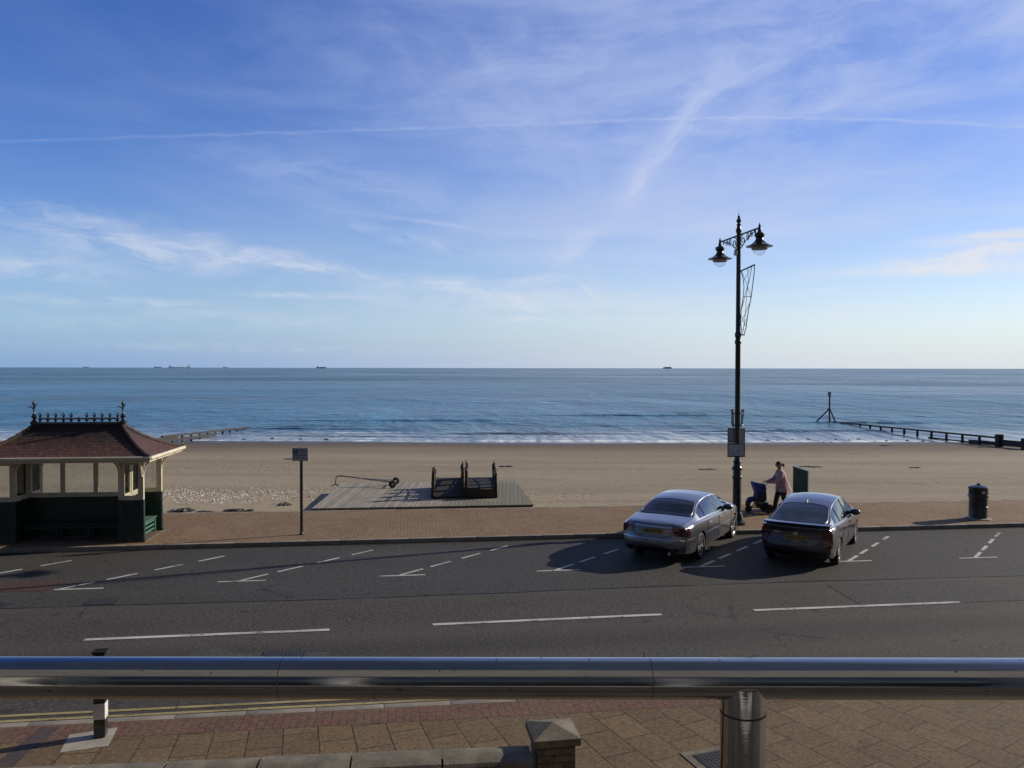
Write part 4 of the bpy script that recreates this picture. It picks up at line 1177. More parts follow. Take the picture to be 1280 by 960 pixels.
# ------------------------------------------------------------------ balcony railing and the hotel behind it
M_joint = pm('weld_seam', (.12, .12, .12), (.18, .18, .18), .35, 1.)
t = thing('balcony_railing', 'polished stainless steel balcony handrail on a round post', 'railing', (0, .9885, 3.29))
mb = MB(); RH = 4.364 - 3.29
mb.tube([(-7 + i * .5, 0, RH) for i in range(29)], .025, 40); rl = mb.build('handrail', M_steel, t)
for xx in (.172, -.285, 2.6, -3.1):
    mb = MB(); mb.tube([(xx - .0006, 0, RH), (xx + .0006, 0, RH)], .02506, 40); mb.build('joint', M_joint, rl)
for i, xx in enumerate((.288, -1.45, 2.02, -3.2, 3.76, -4.9, 5.5)):
    mb = MB(); mb.tube([(xx, 0, 0), (xx, 0, RH - .006)], .0275, 40); po = mb.build('post', M_steel, t)
    mb = MB(); mb.lathe([(.0272, RH - .0425), (.0281, RH - .042), (.0281, RH - .040), (.0272, RH - .0395)], (xx, 0, 0), 40); mb.build('collar', M_iron, po)
M_render = pm('hotel_render', (.34, .31, .27), (.27, .25, .22), .85, vs=1.5, bump=.2, bs=60)
t = thing('hotel', 'cream rendered seafront hotel carrying the balcony', 'hotel', (0, -1.3, 0))
mb = MB(); mb.box((0, -.25, 1.6), (26, .5, 3.2)); mb.box((-7.6, -.25, 6.1), (10.8, .5, 5.8)); mb.box((7.6, -.25, 6.1), (10.8, .5, 5.8)); mb.box((0, -.25, 7.3), (4.4, .5, 3.4))
mb.build('wall', M_render, t, smooth=False)
mb = MB(); mb.box((0, 1.225, 3.19), (16, 2.45, .20)); mb.build('balcony_slab', pm('balcony_tile', (.07, .062, .055), (.05, .045, .04), .6, vs=2.), t, smooth=False)
mb = MB(); mb.box((0, -.30, 4.4), (4.38, .10, 2.38)); pd = mb.build('patio_door', M_glass, t, smooth=False)
mb = MB()
for xx in (-2.1, -.7, .7, 2.1): mb.box((xx, -.20, 4.4), (.09, .08, 2.3))
for zz in (3.28, 5.54): mb.box((0, -.20, zz), (4.3, .075, .09))
mb.build('door_frame', M_white_paint, pd, smooth=False)
for xx in (-6.5, 6.5):
    mb = MB(); mb.box((xx, .02, 4.7), (2.0, .06, 1.6)); wn = mb.build('window', M_glass, t, smooth=False)
    mb = MB(); mb.box((xx, .06, 3.86), (2.2, .14, .08)); mb.box((xx, .06, 5.54), (2.2, .08, .08)); mb.box((xx, .06, 4.7), (.08, .06, 1.6)); mb.build('frame', M_white_paint, wn, smooth=False)
# ------------------------------------------------------------------ cars
def evaluated(o):
    dg = bpy.context.evaluated_depsgraph_get()
    return bpy.data.meshes.new_from_object(o.evaluated_get(dg))

def car_paint(name, a, b, metal, rough):
    m, g, p = newmat(name); v = g.coord()
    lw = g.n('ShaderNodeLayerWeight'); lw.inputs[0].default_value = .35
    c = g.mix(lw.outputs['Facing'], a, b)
    c = g.mix(1., c, g.mix(g.map(g.noise(v, 220., 2.), .3, .7), (.9,)*3, (1.1,)*3), 'MULTIPLY')
    dirt = g.map(g.math('ADD', g.sep(v)[2], g.math('MULTIPLY', g.noise(v, 3., 5.), .25)), .62, .30)
    c = g.mix(g.math('MULTIPLY', dirt, .45), c, (.07, .06, .05))
    bk = g.n('ShaderNodeNewGeometry').outputs['Backfacing']      # inside of the shell is dark trim
    c = g.mix(bk, c, (.045, .043, .042)); metal = g.math('MULTIPLY', g.math('SUBTRACT', 1., bk), metal)
    g.put(p.inputs['Base Color'], c); g.put(p.inputs['Metallic'], metal)
    g.put(p.inputs['Roughness'], g.math('ADD', rough, g.math('MULTIPLY', dirt, .3)))
    g.put(p.inputs['Coat Weight'], g.math('MULTIPLY', g.math('SUBTRACT', 1., bk), .8)); p.inputs['Coat Roughness'].default_value = .06
    return m

def glassmat(name, tint, dark, ior=1.62):
    m, g, p = newmat(name)
    tr = g.n('ShaderNodeBsdfTransparent'); g.put(tr.inputs[0], g.mix(g.map(g.noise(g.coord(), 2., 3.), .3, .7), tint, dark))
    gl = g.n('ShaderNodeBsdfGlossy'); gl.inputs['Roughness'].default_value = .02; gl.inputs[0].default_value = (.95, .97, 1., 1)
    fr = g.n('ShaderNodeFresnel'); fr.inputs[0].default_value = ior
    mx = g.n('ShaderNodeMixShader'); g.put(mx.inputs[0], fr.outputs[0]); m.node_tree.links.new(tr.outputs[0], mx.inputs[1]); m.node_tree.links.new(gl.outputs[0], mx.inputs[2])
    m.node_tree.links.new(mx.outputs[0], m.node_tree.nodes['Material Output'].inputs[0]); return m
M_cabglass = glassmat('clear_side_glass', (.80, .84, .82), (.74, .78, .76), 2.3)
M_rearglass = glassmat('tinted_rear_glass', (.50, .54, .53), (.42, .46, .45))
M_cloth = pm('seat_cloth', (.030, .030, .034), (.045, .043, .045), .9, vs=6.)
class Car:
    def __init__(s, S):
        s.S = S
        s.zt, s.zb, s.w, s.bot = pchip(S['top']), pchip(S['belt']), pchip(S['width']), pchip(S['bottom'])
        s.rw = S['roofw']
    def sec(s, y):
        zt, zb, w, z0 = s.zt(y), s.zb(y), s.w(y), s.bot(y)
        zb = min(zb, zt - .02)
        gh = max(0., min(1., (zt - zb - .06) / .34)); gh = gh * gh * (3 - 2 * gh)
        zr = zb + (zt - zb) * (.72 + .17 * gh)
        wr = (w * .84) * (1 - gh) + s.rw * gh
        h = zb - z0
        P = [(0, z0), (w * .78, z0), (w * .925, z0 + .03), (w * .965, z0 + .10), (w * .985, z0 + h * .42), (w, z0 + h * .66), (w * .992, zb - .085), (w * .965, zb - .02), (w * .925, zb)]
        a, b = P[-1], (wr, zr)
        bul = .018 * gh
        for t in (.04, .08, .12, .2, .3, .4, .5, .6, .7, .8, .86, .92, .96):
            P.append((a[0] + (b[0] - a[0]) * t + bul * 4 * t * (1 - t), a[1] + (b[1] - a[1]) * t))
        P.append(b)
        for t in (.06, .12, .2, .3, .4, .52, .64, .76, .88, 1.):
            P.append((wr * (1 - t), zr + (zt - zr) * (1 - (1 - t) ** 2.2)))
        return P, zr, wr
    def shell(s):
        S = s.S; y0, y1 = S['y0'], S['y1']; N = 210
        mb = MB(); rows = []
        def ring(P): return P + [(-x, z) for x, z in reversed(P[1:-1])]
        ysn = [y0 + (y1 - y0) * i / N for i in range(N + 1)]
        rings = [[Vector((x, y, z)) for x, z in ring(s.sec(y)[0])] for y in ysn]
        def cap(r, prof, curve):
            zc = S['capz']; wmax = max(v.x for v in r); out = []
            for k in (.975, .94, .88, .78, .62, .42, .2):
                b = min(1., (1 - k) / .12); b = math.sqrt(max(0, 1 - (1 - b) ** 2))
                row = []
                for v in r:
                    x, z = v.x * k, zc + (v.z - zc) * k
                    yf = prof(z) + curve * abs(x / wmax) ** 2.4
                    row.append(Vector((x, v.y + (yf - v.y) * b, z)))
                out.append(row)
            return out
        rear = cap(rings[0], pchip(S['rear']), S['rcurve']); front = cap(rings[-1], pchip(S['front']), -S['fcurve'])
        mb.grid(list(reversed(rear)) + rings + front, True)
        allr = [rear[-1], front[-1]]
        for r in allr:
            c = sum(r, Vector()) / len(r)
            mb.add(r + [c], [(i, (i + 1) % len(r), len(r)) for i in range(len(r))])
        return mb
    def build(s, name, label, cat, loc, rz, paint):
        S = s.S
        t = thing(name, label, cat, loc, rz)
        body = s.shell().build('body', paint)
        tmp = []
        for yy in S['axles']:
            for sx in (-1, 1):
                mb = MB(); mb.lathe([(0, -.2), (S['arch'], -.2), (S['arch'], .3), (0, .3)], (0, 0, 0), 36, Matrix.Rotation(R(90) * sx, 3, 'Y'))
                c = mb.build('cutter', M_blacktrim); c.location = (sx * .74, yy, S['wr'] + .01)
                md = body.modifiers.new('b', 'BOOLEAN'); md.object = c; md.solver = 'EXACT'; md.operation = 'DIFFERENCE'; tmp.append(c)
        me = evaluated(body); old = body.data; body.modifiers.clear(); body.data = me
        for c in tmp: bpy.data.objects.remove(c)
        me.materials.clear(); me.materials.append(paint)
        me.polygons.foreach_set('use_smooth', [True] * len(me.polygons)); me.set_sharp_from_angle(angle=R(40))
        # wheel wells are dark
        me.materials.append(M_blacktrim)
        for p in me.polygons:
            for yy in S['axles']:
                if abs((p.center.y - yy) ** 2 + (p.center.z - S['wr'] - .01) ** 2 - S['arch'] ** 2) < .012 and abs(p.normal.x) < .4 and p.center.z > .12 and abs(p.center.x) < s.w(p.center.y) - .004: p.material_index = 1
            if abs(p.center.x) < .56 and abs(p.normal.x) > .9 and p.center.z < .7: p.material_index = 1
            if p.normal.z < -.8: p.material_index = 1
        body.parent = t; s.t = t; s.body = body
        s.bvh = BVHTree.FromPolygons([v.co.copy() for v in me.vertices], [tuple(p.vertices) for p in me.polygons])
        return t
    def hit(s, o, d):
        d = Vector(d)
        loc, n, i, _ = s.bvh.ray_cast(Vector(o), d)
        if loc is None: loc, n, i, _ = s.bvh.find_nearest(Vector(o) + d * 2.)
        if n.dot(d) > 0: n = -n
        return loc, n
    def patch(s, name, mat, fn, d, nu=12, nv=6, off=.006, parent=None, trim=None, trim_r=.008, both=False):
        """a panel laid on the body: fn(u,v) gives ray origins, cast along d"""
        obs = []
        for sx in ((1, -1) if both else (1,)):
            rows, back = [], []
            for j in range(nv + 1):
                r1, r2 = [], []
                for i in range(nu + 1):
                    o = Vector(fn(i / nu, j / nv)); o.x *= sx
                    dd = Vector(d); dd.x *= sx
                    q, n = s.hit(o, dd); r1.append(q + n * off); r2.append(q - n * .012)
                rows.append(r1); back.append(r2)
            mb = MB(); mb.grid(rows)
            loop = lambda g_: g_[0] + [r[-1] for r in g_[1:]] + list(reversed(g_[-1]))[1:] + [r[0] for r in reversed(g_[:-1])][:-1]
            l1, l2 = loop(rows), loop(back)
            mb.grid([l1, l2], True)
            o = mb.build(name, mat, parent or s.t, angle=45); obs.append(o)
            if trim:
                mb = MB(); mb.tube(l1 + [l1[0]], trim_r, 6, False); mb.build('trim', trim, o)
        return obs
    def seam(s, pts, d, both=True, r=.005, name='door_seam', mat=None, parent=None):
        for sx in ((1, -1) if both else (1,)):
            P = []
            for o in pts:
                o = Vector(o); o.x *= sx; dd = Vector(d); dd.x *= sx
                P.append(s.hit(o, dd)[0])
            mb = MB(); mb.tube(P, r, 5); mb.build(name, mat or M_blacktrim, parent or s.body)
    def wheel(s, x, y, r, w, style):
        sx = 1 if x > 0 else -1
        Mw = Matrix.Rotation(R(90), 3, 'Y') if sx > 0 else Matrix.Rotation(R(-90), 3, 'Y')
        mb = MB(); c = (x, y, r)
        rr = r * .70
        mb.lathe([(rr, w * .30), (rr * .96, w * .40), (rr * .90, w * .36), (rr * .86, w * .10), (0, w * .06)], c, 36, Mw)
        n = style
        for k in range(n):
            a = 2 * math.pi * k / n
            p0 = Mw @ Vector((math.cos(a) * r * .12, math.sin(a) * r * .12, w * .30)); p1 = Mw @ Vector((math.cos(a) * rr * .92, math.sin(a) * rr * .92, w * .36))
            mb.beam(Vector(c) + p0, Vector(c) + p1, .055 if n < 8 else .035, .03, .006)
        mb.lathe([(r * .17, w * .28), (r * .17, w * .36), (r * .10, w * .40), (0, w * .41)], c, 18, Mw)
        o = mb.build('wheel', M_alloy, s.t)
        mb = MB()
        mb.lathe([(rr, -w * .45), (r * .90, -w * .5), (r * .975, -w * .42), (r, -w * .25), (r, w * .25), (r * .975, w * .42), (r * .90, w * .5), (rr * 1.02, w * .45), (rr * .99, w * .2)], c, 40, Mw)
        mb.build('tyre', M_tyre, o)
        mb = MB(); mb.lathe([(rr * .86, w * .02), (0, w * .02), ], c, 24, Mw); mb.build('brake_disc', M_iron, o)
    def mirror(s, x, y, z, paint):
        for sx in (-1, 1):
            mb = MB(); mb.ball((sx * x, y, z), (.13, .085, .085), 14, 10); mb.tube([(sx * (x - .20), y + .02, z - .05), (sx * (x - .06), y, z - .03)], .028, 8)
            o = mb.build('wing_mirror', paint, s.t)
            mb = MB(); mb.ball((sx * x, y - .062, z), (.108, .03, .066), 14, 8); mb.build('mirror_glass', M_glass, o)
    def open_up(s, tests):
        """remove the sheet metal behind the panes so that one looks into the cabin"""
        bm = bmesh.new(); bm.from_mesh(s.body.data)
        for _ in range(1):
            es = [e for e in bm.edges if any(any(t(f.calc_center_median()) for t in tests) for f in e.link_faces)]
        kill = [f for f in bm.faces if any(t(f.calc_center_median()) and all(t(v_.co, 1.06) for v_ in f.verts) for t in tests)]
        bmesh.ops.delete(bm, geom=kill, context='FACES'); bm.to_mesh(s.body.data); bm.free()
    def cabin(s, zf, seats, shelf, wheel):
        t = s.t
        mb = MB(); mb.box((0, -.15, zf), (1.42, 2.5, .05)); mb.box((0, shelf, s.zb(shelf) - .02), (1.26, .42, .04)); fl = mb.build('cabin_trim', M_cloth, t, smooth=False)
        for (x, y, w) in seats:
            mb = MB(); mb.box((x, y, zf + .30), (w, .50, .16), bev=.04)
            mb.box((x, y - .28, zf + .62), (w, .13, .62), Matrix.Rotation(R(14), 3, 'X'), .05)
            n = 1 if w < .8 else 3
            for k in range(n): mb.box((x + (k - (n - 1) / 2) * .42, y - .345, zf + (.93 if n == 3 else .98)), (.25, .08, .13), bev=.035)
            mb.build('seat', M_cloth, t)
        mb = MB(); mb.box((0, wheel + .35, s.zb(wheel) - .03), (1.36, .42, .16), bev=.05); mb.build('dashboard', M_blacktrim, t)
        mb = MB(); C_ = Vector((.36, wheel, .86)); Q = Matrix.Rotation(R(65), 3, 'X')
        mb.tube([C_ + Q @ Vector((.18 * math.cos(a), .18 * math.sin(a), 0)) for a in [k / 20 * 2 * math.pi for k in range(21)]], .015, 6, False); mb.build('steering_wheel', M_blacktrim, t)
        mb = MB(); mb.box((0, wheel + .28, s.zt(wheel + .28) - .10), (.20, .03, .06), bev=.01); mb.build('rear_view_mirror', M_blacktrim, t)

def arch_window(car, ya, yb, zlow, gap, ta=0., tb=0.):
    """side pane between two pillars: ta/tb slant the ends"""
    def fn(u, v):
        y = ya + (yb - ya) * u
        y += (ta * (1 - u) + tb * u) * v
        P, zr, wr = car.sec(y)
        lo = car.zb(y) + zlow; hi = max(zr - gap, lo + .015)
        return (2., y, lo + (hi - lo) * v)
    return fn
def t_round(cx, cy, hw0, hw1, hh, zmin):
    def t(q, k=1.):
        b_ = (q.y - cy) / hh
        if q.z < zmin or abs(b_) > .93 * k: return False
        return abs(q.x) < (hw0 + (hw1 - hw0) * (b_ + 1) / 2) * .94 * k
    return t
def t_side(car, ya, yb, zlow, gap, ta=0., tb=0.):
    def t(q, k=1.):
        P, zr, wr = car.sec(q.y); lo = car.zb(q.y) + zlow; hi = zr - gap
        if hi - lo < .03 or abs(q.x) < .5: return False
        v = (q.z - lo) / (hi - lo); e = .012 * (k > 1)
        return -e * 3 < v < 1 + e * 3 and ya + ta * v + .008 - e < q.y < yb + tb * v - .008 + e
    return t
def quad(p00, p10, p01, p11, bend=0.):
    def fn(u, v):
        a = [p00[i] + (p10[i] - p00[i]) * u for i in range(3)]; b = [p01[i] + (p11[i] - p01[i]) * u for i in range(3)]
        return tuple(a[i] + (b[i] - a[i]) * v for i in range(3))
    return fn
def rounded(cx, cy, hw0, hw1, hh, axis, far, k=4.):
    """rounded quadrilateral: half widths at the bottom and top"""
    def fn(u, v):
        a, b = 2 * u - 1, 2 * v - 1
        hw = hw0 + (hw1 - hw0) * v
        sq = 1 - .10 * abs(b) ** k; sq2 = 1 - .10 * abs(a) ** k
        x, y = cx + a * hw * sq, cy + b * hh * sq2
        return (x, far, y) if axis == 'y' else (x, y, far)
    return fn

M_sideglass = pm('side_window_glass', (.13, .135, .13), (.05, .055, .055), .03, rv=.015, spec=1., ior=1.9, vs=1.6, lo=.45, hi=.55)
P_silver = car_paint('silver_paint', (.19, .20, .225), (.265, .27, .295), .82, .28)  # darker facing tone puts the tail's shade into the paint
P_grey = car_paint('dark_grey_paint', (.088, .088, .108), (.05, .052, .075), .65, .26)
def plate_marks(S, pl, z, off):
    mb = MB(); 
    for i, x in enumerate((-.20, -.145, -.09, -.035, .06, .125, .19)):
        q, n = S.hit((x, -5, z), (0, 1, 0)); q = q + n * off
        w = (.030, .036, .026, .034, .036, .030, .036)[i]
        mb.box((q.x, q.y, q.z), (w, .003, .070))
    q0, n0 = S.hit((0, -5, z), (0, 1, 0)); mb.box((0, q0.y - off + .001, z), (.40, .001, .004)); mb.build('plate_characters', M_plateink, pl, smooth=False)
M_plateink = pm('plate_ink', (.05, .035, .012), (.22, .15, .03), .5, vs=40., lo=.45, hi=.55)
# --- rounded silver saloon
SAL = Car(dict(
    top=[(-2.44, .955), (-2.30, 1.0), (-1.95, 1.045), (-1.70, 1.075), (-1.45, 1.165), (-1.10, 1.30), (-.70, 1.395), (-.30, 1.435), (.10, 1.435), (.45, 1.395), (.80, 1.27), (1.20, 1.075), (1.42, 1.005), (1.7, .955), (2.0, .87), (2.2, .75)],
    belt=[(-2.44, .905), (-1.8, .965), (-1.0, .965), (0., .945), (1.0, .93), (1.5, .90), (2.0, .81), (2.2, .70)],
    width=[(-2.44, .80), (-2.2, .865), (-1.6, .905), (-.5, .91), (.8, .91), (1.5, .895), (1.9, .85), (2.2, .72)],
    bottom=[(-2.44, .26), (-2.0, .21), (1.9, .20), (2.2, .24)],
    rear=[(.20, -2.44), (.30, -2.53), (.44, -2.575), (.56, -2.58), (.63, -2.545), (.72, -2.525), (.86, -2.50), (.93, -2.47), (1.0, -2.42)],
    front=[(.2, 2.28), (.4, 2.38), (.55, 2.38), (.7, 2.30), (.8, 2.2)],
    rcurve=.16, fcurve=.3, y0=-2.40, y1=2.18, capz=.60, roofw=.60, axles=(-1.455, 1.455), arch=.365, wr=.325))
t = SAL.build('silver_saloon', 'rounded silver saloon car parked nose-in beside the lamp column', 'car', (4.724, 21.56, .004), R(-31.), P_silver)
S = SAL
S.patch('rear_window', M_rearglass, rounded(0, -1.32, .69, .56, .38, 'z', 3.), (0, 0, -1), 20, 12, .006, trim=M_blacktrim, trim_r=.007)
S.patch('windscreen', M_cabglass, rounded(0, .86, .53, .66, .33, 'z', 3.), (0, 0, -1), 18, 10, .006, trim=M_blacktrim)
S.patch('side_window', M_cabglass, arch_window(S, -1.42, -1.06, .03, .025, .06, .03), (-1, 0, 0), 6, 6, .005, trim=M_chrome, trim_r=.007, both=True)
S.patch('side_window', M_cabglass, arch_window(S, -1.02, -.10, .03, .025, .03, 0.), (-1, 0, 0), 12, 6, .005, trim=M_chrome, trim_r=.007, both=True)
S.patch('side_window', M_cabglass, arch_window(S, -.03, 1.06, .035, .03, 0., -.05), (-1, 0, 0), 14, 6, .005, trim=M_chrome, trim_r=.007, both=True)
S.patch('tail_light', M_redlens, quad((.50, -5, .70), (.86, -5, .69), (.55, -5, .865), (.84, -5, .89)), (0, 1, 0), 10, 6, .012, both=True)
S.patch('tail_light_side', M_redlens, quad((2, -2.46, .70), (2, -2.22, .745), (2, -2.46, .89), (2, -2.26, .86)), (-1, 0, 0), 6, 5, .008, both=True)
S.patch('boot_chrome_strip', M_chrome, quad((-.47, -5, .872), (.47, -5, .872), (-.47, -5, .912), (.47, -5, .912)), (0, 1, 0), 16, 2, .022)
pl = S.patch('number_plate', M_plate, quad((-.26, -5, .735), (.26, -5, .735), (-.26, -5, .845), (.26, -5, .845)), (0, 1, 0), 8, 2, .012)[0]
plate_marks(S, pl, .79, .0185)
S.patch('bumper_strip', M_chrome, quad((-.78, -5, .595), (.78, -5, .595), (-.78, -5, .615), (.78, -5, .615)), (0, 1, 0), 24, 1, .010)
S.patch('bumper_strip', M_chrome, quad((2, -2.42, .595), (2, -1.92, .595), (2, -2.42, .615), (2, -1.92, .615)), (-1, 0, 0), 10, 1, .006, both=True)
S.patch('bumper_valance', M_blacktrim, quad((-.62, -5, .27), (.62, -5, .27), (-.66, -5, .40), (.66, -5, .40)), (0, 1, 0), 14, 3, .006)
S.patch('side_marker', M_redlens, quad((2, -2.06, .52), (2, -1.95, .52), (2, -2.06, .56), (2, -1.95, .56)), (-1, 0, 0), 3, 2, .006, both=True)
S.patch('waist_moulding', M_chrome, quad((2, -1.02, .585), (2, 1.02, .575), (2, -1.02, .602), (2, 1.02, .592)), (-1, 0, 0), 20, 1, .007, both=True)
for yy in (-1.0, -.07, 1.08):
    S.seam([(2, yy + (.16 if yy < -.5 else 0) * max(0, (.62 - z) * 1.2), z) for z in (.28, .4, .55, .7, .85, .95)], (-1, 0, 0), r=.007)
S.seam([(x, -5, z) for x, z in ((-.50, .93), (-.49, .80), (-.46, .70), (-.3, .665), (.3, .665), (.46, .70), (.49, .80), (.50, .93))], (0, 1, 0), False, r=.008, name='boot_seam')
for yy in (-.90, .02):
    S.patch('door_handle', M_chrome, quad((2, yy, .80), (2, yy + .2, .80), (2, yy, .83), (2, yy + .2, .83)), (-1, 0, 0), 5, 2, .022, both=True)
for x in (-.45, .45):
    mb = MB(); mb.tube([(x, -2.585, .29), (x, -2.38, .30)], .04, 14); mb.build('exhaust_pipe', M_chrome, t)
S.mirror(.95, .60, 1.0, P_silver)
S.open_up([t_round(0, -1.32, .69, .56, .38, 1.0), t_round(0, .86, .53, .66, .33, 1.0), t_side(S, -1.42, -1.06, .03, .025, .06, .03), t_side(S, -1.02, -.10, .03, .025, .03, 0.), t_side(S, -.03, 1.06, .035, .03, 0., -.05)])
S.cabin(.30, [(-.37, .22, .50), (.37, .22, .50), (0, -.52, 1.30)], -1.42, .72)
for x in (-.775, .775):
    for y in (-1.455, 1.455): S.wheel(x, y, .325, .225, 5)
S.patch('headlight', M_chrome, quad((.45, 5, .62), (.70, 5, .62), (.45, 5, .74), (.66, 5, .74)), (0, -1, 0), 4, 4, .008, both=True)
S.patch('grille', M_blacktrim, quad((-.22, 5, .48), (.22, 5, .48), (-.26, 5, .72), (.26, 5, .72)), (0, -1, 0), 6, 4, .01)

# --- dark grey hatchback with a high split tail
HAT = Car(dict(
    top=[(-2.17, 1.005), (-2.02, 1.045), (-1.75, 1.13), (-1.35, 1.265), (-.95, 1.37), (-.50, 1.445), (-.05, 1.472), (.35, 1.45), (.75, 1.35), (1.2, 1.14), (1.55, .985), (1.85, .89), (2.08, .78)],
    belt=[(-2.17, .945), (-1.8, .99), (-1.2, .975), (-.3, .93), (.8, .90), (1.4, .88), (1.85, .80), (2.08, .70)],
    width=[(-2.17, .80), (-1.9, .845), (-1.3, .88), (-.3, .88), (.9, .88), (1.5, .87), (1.85, .83), (2.08, .70)],
    bottom=[(-2.17, .28), (-1.8, .20), (1.7, .18), (2.08, .22)],
    rear=[(.2, -2.18), (.34, -2.25), (.48, -2.29), (.58, -2.285), (.64, -2.255), (.85, -2.235), (.95, -2.25), (1.02, -2.25)],
    front=[(.2, 2.15), (.4, 2.25), (.55, 2.25), (.7, 2.18), (.8, 2.1)],
    rcurve=.13, fcurve=.3, y0=-2.15, y1=2.06, capz=.62, roofw=.585, axles=(-1.35, 1.35), arch=.345, wr=.315))
t = HAT.build('dark_hatchback', 'dark grey hatchback with a high spoilered tail, parked right of the silver saloon', 'car', (7.918, 20.914, .004), R(-31.), P_grey)
S = HAT
S.patch('rear_window', M_rearglass, rounded(0, -1.50, .675, .545, .50, 'z', 3.), (0, 0, -1), 20, 12, .006, trim=M_blacktrim, trim_r=.007)
S.patch('lower_rear_window', M_glass, quad((-.60, -5, .865), (.60, -5, .865), (-.62, -5, .955), (.62, -5, .955)), (0, 1, 0), 14, 4, .008)
S.patch('windscreen', M_cabglass, rounded(0, 1.08, .55, .68, .42, 'z', 3.), (0, 0, -1), 18, 10, .006, trim=M_blacktrim)
S.patch('side_window', M_cabglass, arch_window(S, -1.62, -1.12, .03, .03, .10, .10), (-1, 0, 0), 8, 6, .005, trim=M_blacktrim, trim_r=.006, both=True)
S.patch('side_window', M_cabglass, arch_window(S, -1.06, -.16, .03, .03, .10, 0.), (-1, 0, 0), 12, 6, .005, trim=M_blacktrim, trim_r=.006, both=True)
S.patch('side_window', M_cabglass, arch_window(S, -.09, 1.22, .03, .03, 0., -.05), (-1, 0, 0), 16, 6, .005, trim=M_blacktrim, trim_r=.006, both=True)
S.patch('tail_light', M_redlens, quad((.68, -5, .50), (.815, -5, .52), (.66, -5, .965), (.80, -5, .955)), (0, 1, 0), 6, 12, .014, both=True)
S.patch('tail_light_side', M_redlens, quad((2, -2.19, .58), (2, -2.11, .70), (2, -2.16, .95), (2, -1.98, .95)), (-1, 0, 0), 5, 8, .008, both=True)
mb = MB()                                                  # spoiler lip across the tail
rows = []
for i in range(21):
    x = -.76 + 1.52 * i / 20; f = (x / .76) ** 2
    y = -2.30 + .14 * f; z = 1.035 - .02 * f
    rows.append([Vector((x, y + q[0], z + q[1])) for q in ((0, 0), (-.012, .014), (.0, .03), (.14, .045), (.22, .03), (.14, -.02), (.02, -.012))])
mb.grid(rows, True)
for r in (rows[0], rows[-1]): mb.add(r, [tuple(range(7))])
mb.build('spoiler', P_grey, t)
pl = S.patch('number_plate', M_plate, quad((-.26, -5, .655), (.26, -5, .655), (-.26, -5, .765), (.26, -5, .765)), (0, 1, 0), 8, 2, .008)[0]
plate_marks(S, pl, .71, .0145)
S.patch('badge', M_chrome, rounded(0, .815, .055, .055, .035, 'y', -5, 2.), (0, 1, 0), 8, 6, .010)
S.patch('badge', M_chrome, quad((-.52, -5, .80), (-.36, -5, .80), (-.52, -5, .825), (-.36, -5, .825)), (0, 1, 0), 4, 1, .006)
S.patch('bumper_valance', M_blacktrim, quad((-.66, -5, .28), (.66, -5, .28), (-.70, -5, .42), (.70, -5, .42)), (0, 1, 0), 14, 3, .006)
S.seam([(x, -5, z) for x, z in ((-.62, .94), (-.60, .70), (-.55, .60), (0, .59), (.55, .60), (.60, .70), (.62, .94))], (0, 1, 0), False, r=.008, name='tailgate_seam')
for yy in (-1.02, -.12, 1.05):
    S.seam([(2, yy + (.12 if yy < -.5 else 0) * max(0, (.62 - z) * 1.2), z) for z in (.28, .4, .55, .7, .85, .95)], (-1, 0, 0), r=.007)
for yy in (-.92, -.02):
    S.patch('door_handle', M_blacktrim, quad((2, yy, .80), (2, yy + .2, .80), (2, yy, .83), (2, yy + .2, .83)), (-1, 0, 0), 5, 2, .022, both=True)
mb = MB(); mb.add([(-.02, -.98, 1.36), (.02, -.98, 1.36), (.008, -.93, 1.445), (-.008, -.93, 1.445), (-.016, -.78, 1.395), (.016, -.78, 1.395)], [(0, 1, 2, 3), (1, 5, 2), (0, 3, 4), (3, 2, 5, 4), (0, 4, 5, 1)])
mb.build('aerial_fin', M_white_paint, t)
S.mirror(.92, .66, .97, P_grey)
S.open_up([t_round(0, -1.50, .675, .545, .50, 1.0), t_round(0, 1.08, .55, .68, .42, 1.0), t_side(S, -1.62, -1.12, .03, .03, .10, .10), t_side(S, -1.06, -.16, .03, .03, .10, 0.), t_side(S, -.09, 1.22, .03, .03, 0., -.05)])
S.cabin(.30, [(-.36, .22, .50), (.36, .22, .50), (0, -.55, 1.26)], -1.55, .75)
for x in (-.755, .755):
    for y in (-1.35, 1.35): S.wheel(x, y, .315, .205, 10)
S.patch('headlight', M_chrome, quad((.45, 5, .60), (.72, 5, .62), (.45, 5, .70), (.66, 5, .74)), (0, -1, 0), 4, 4, .008, both=True)

# ------------------------------------------------------------------ woman with a pushchair
def skin_mesh(name, verts, edges, mat, parent, sub=2, root=0):
    me = bpy.data.meshes.new(name); me.from_pydata([v[:3] for v in verts], edges, [])
    o = bpy.data.objects.new(name, me); col.objects.link(o)
    md = o.modifiers.new('skin', 'SKIN'); md.use_smooth_shade = True
    if not me.skin_vertices: 
        bm = bmesh.new(); bm.from_mesh(me); bm.verts.layers.skin.verify(); bm.to_mesh(me); bm.free()
    for i, v in enumerate(verts):
        r = v[3]; me.skin_vertices[0].data[i].radius = (r, r) if not isinstance(r, tuple) else r
        me.skin_vertices[0].data[i].use_root = (i == root)
    sb = o.modifiers.new('sub', 'SUBSURF'); sb.levels = sub; sb.render_levels = sub
    m2 = evaluated(o); bpy.data.objects.remove(o)
    return link(name, m2, mat, parent, True, 80)
PX, PY = 8.64, 25.6
W = thing('person', 'woman in a pale pink coat and dark trousers pushing a pushchair along the promenade', 'person', (PX, PY, .116), R(90))
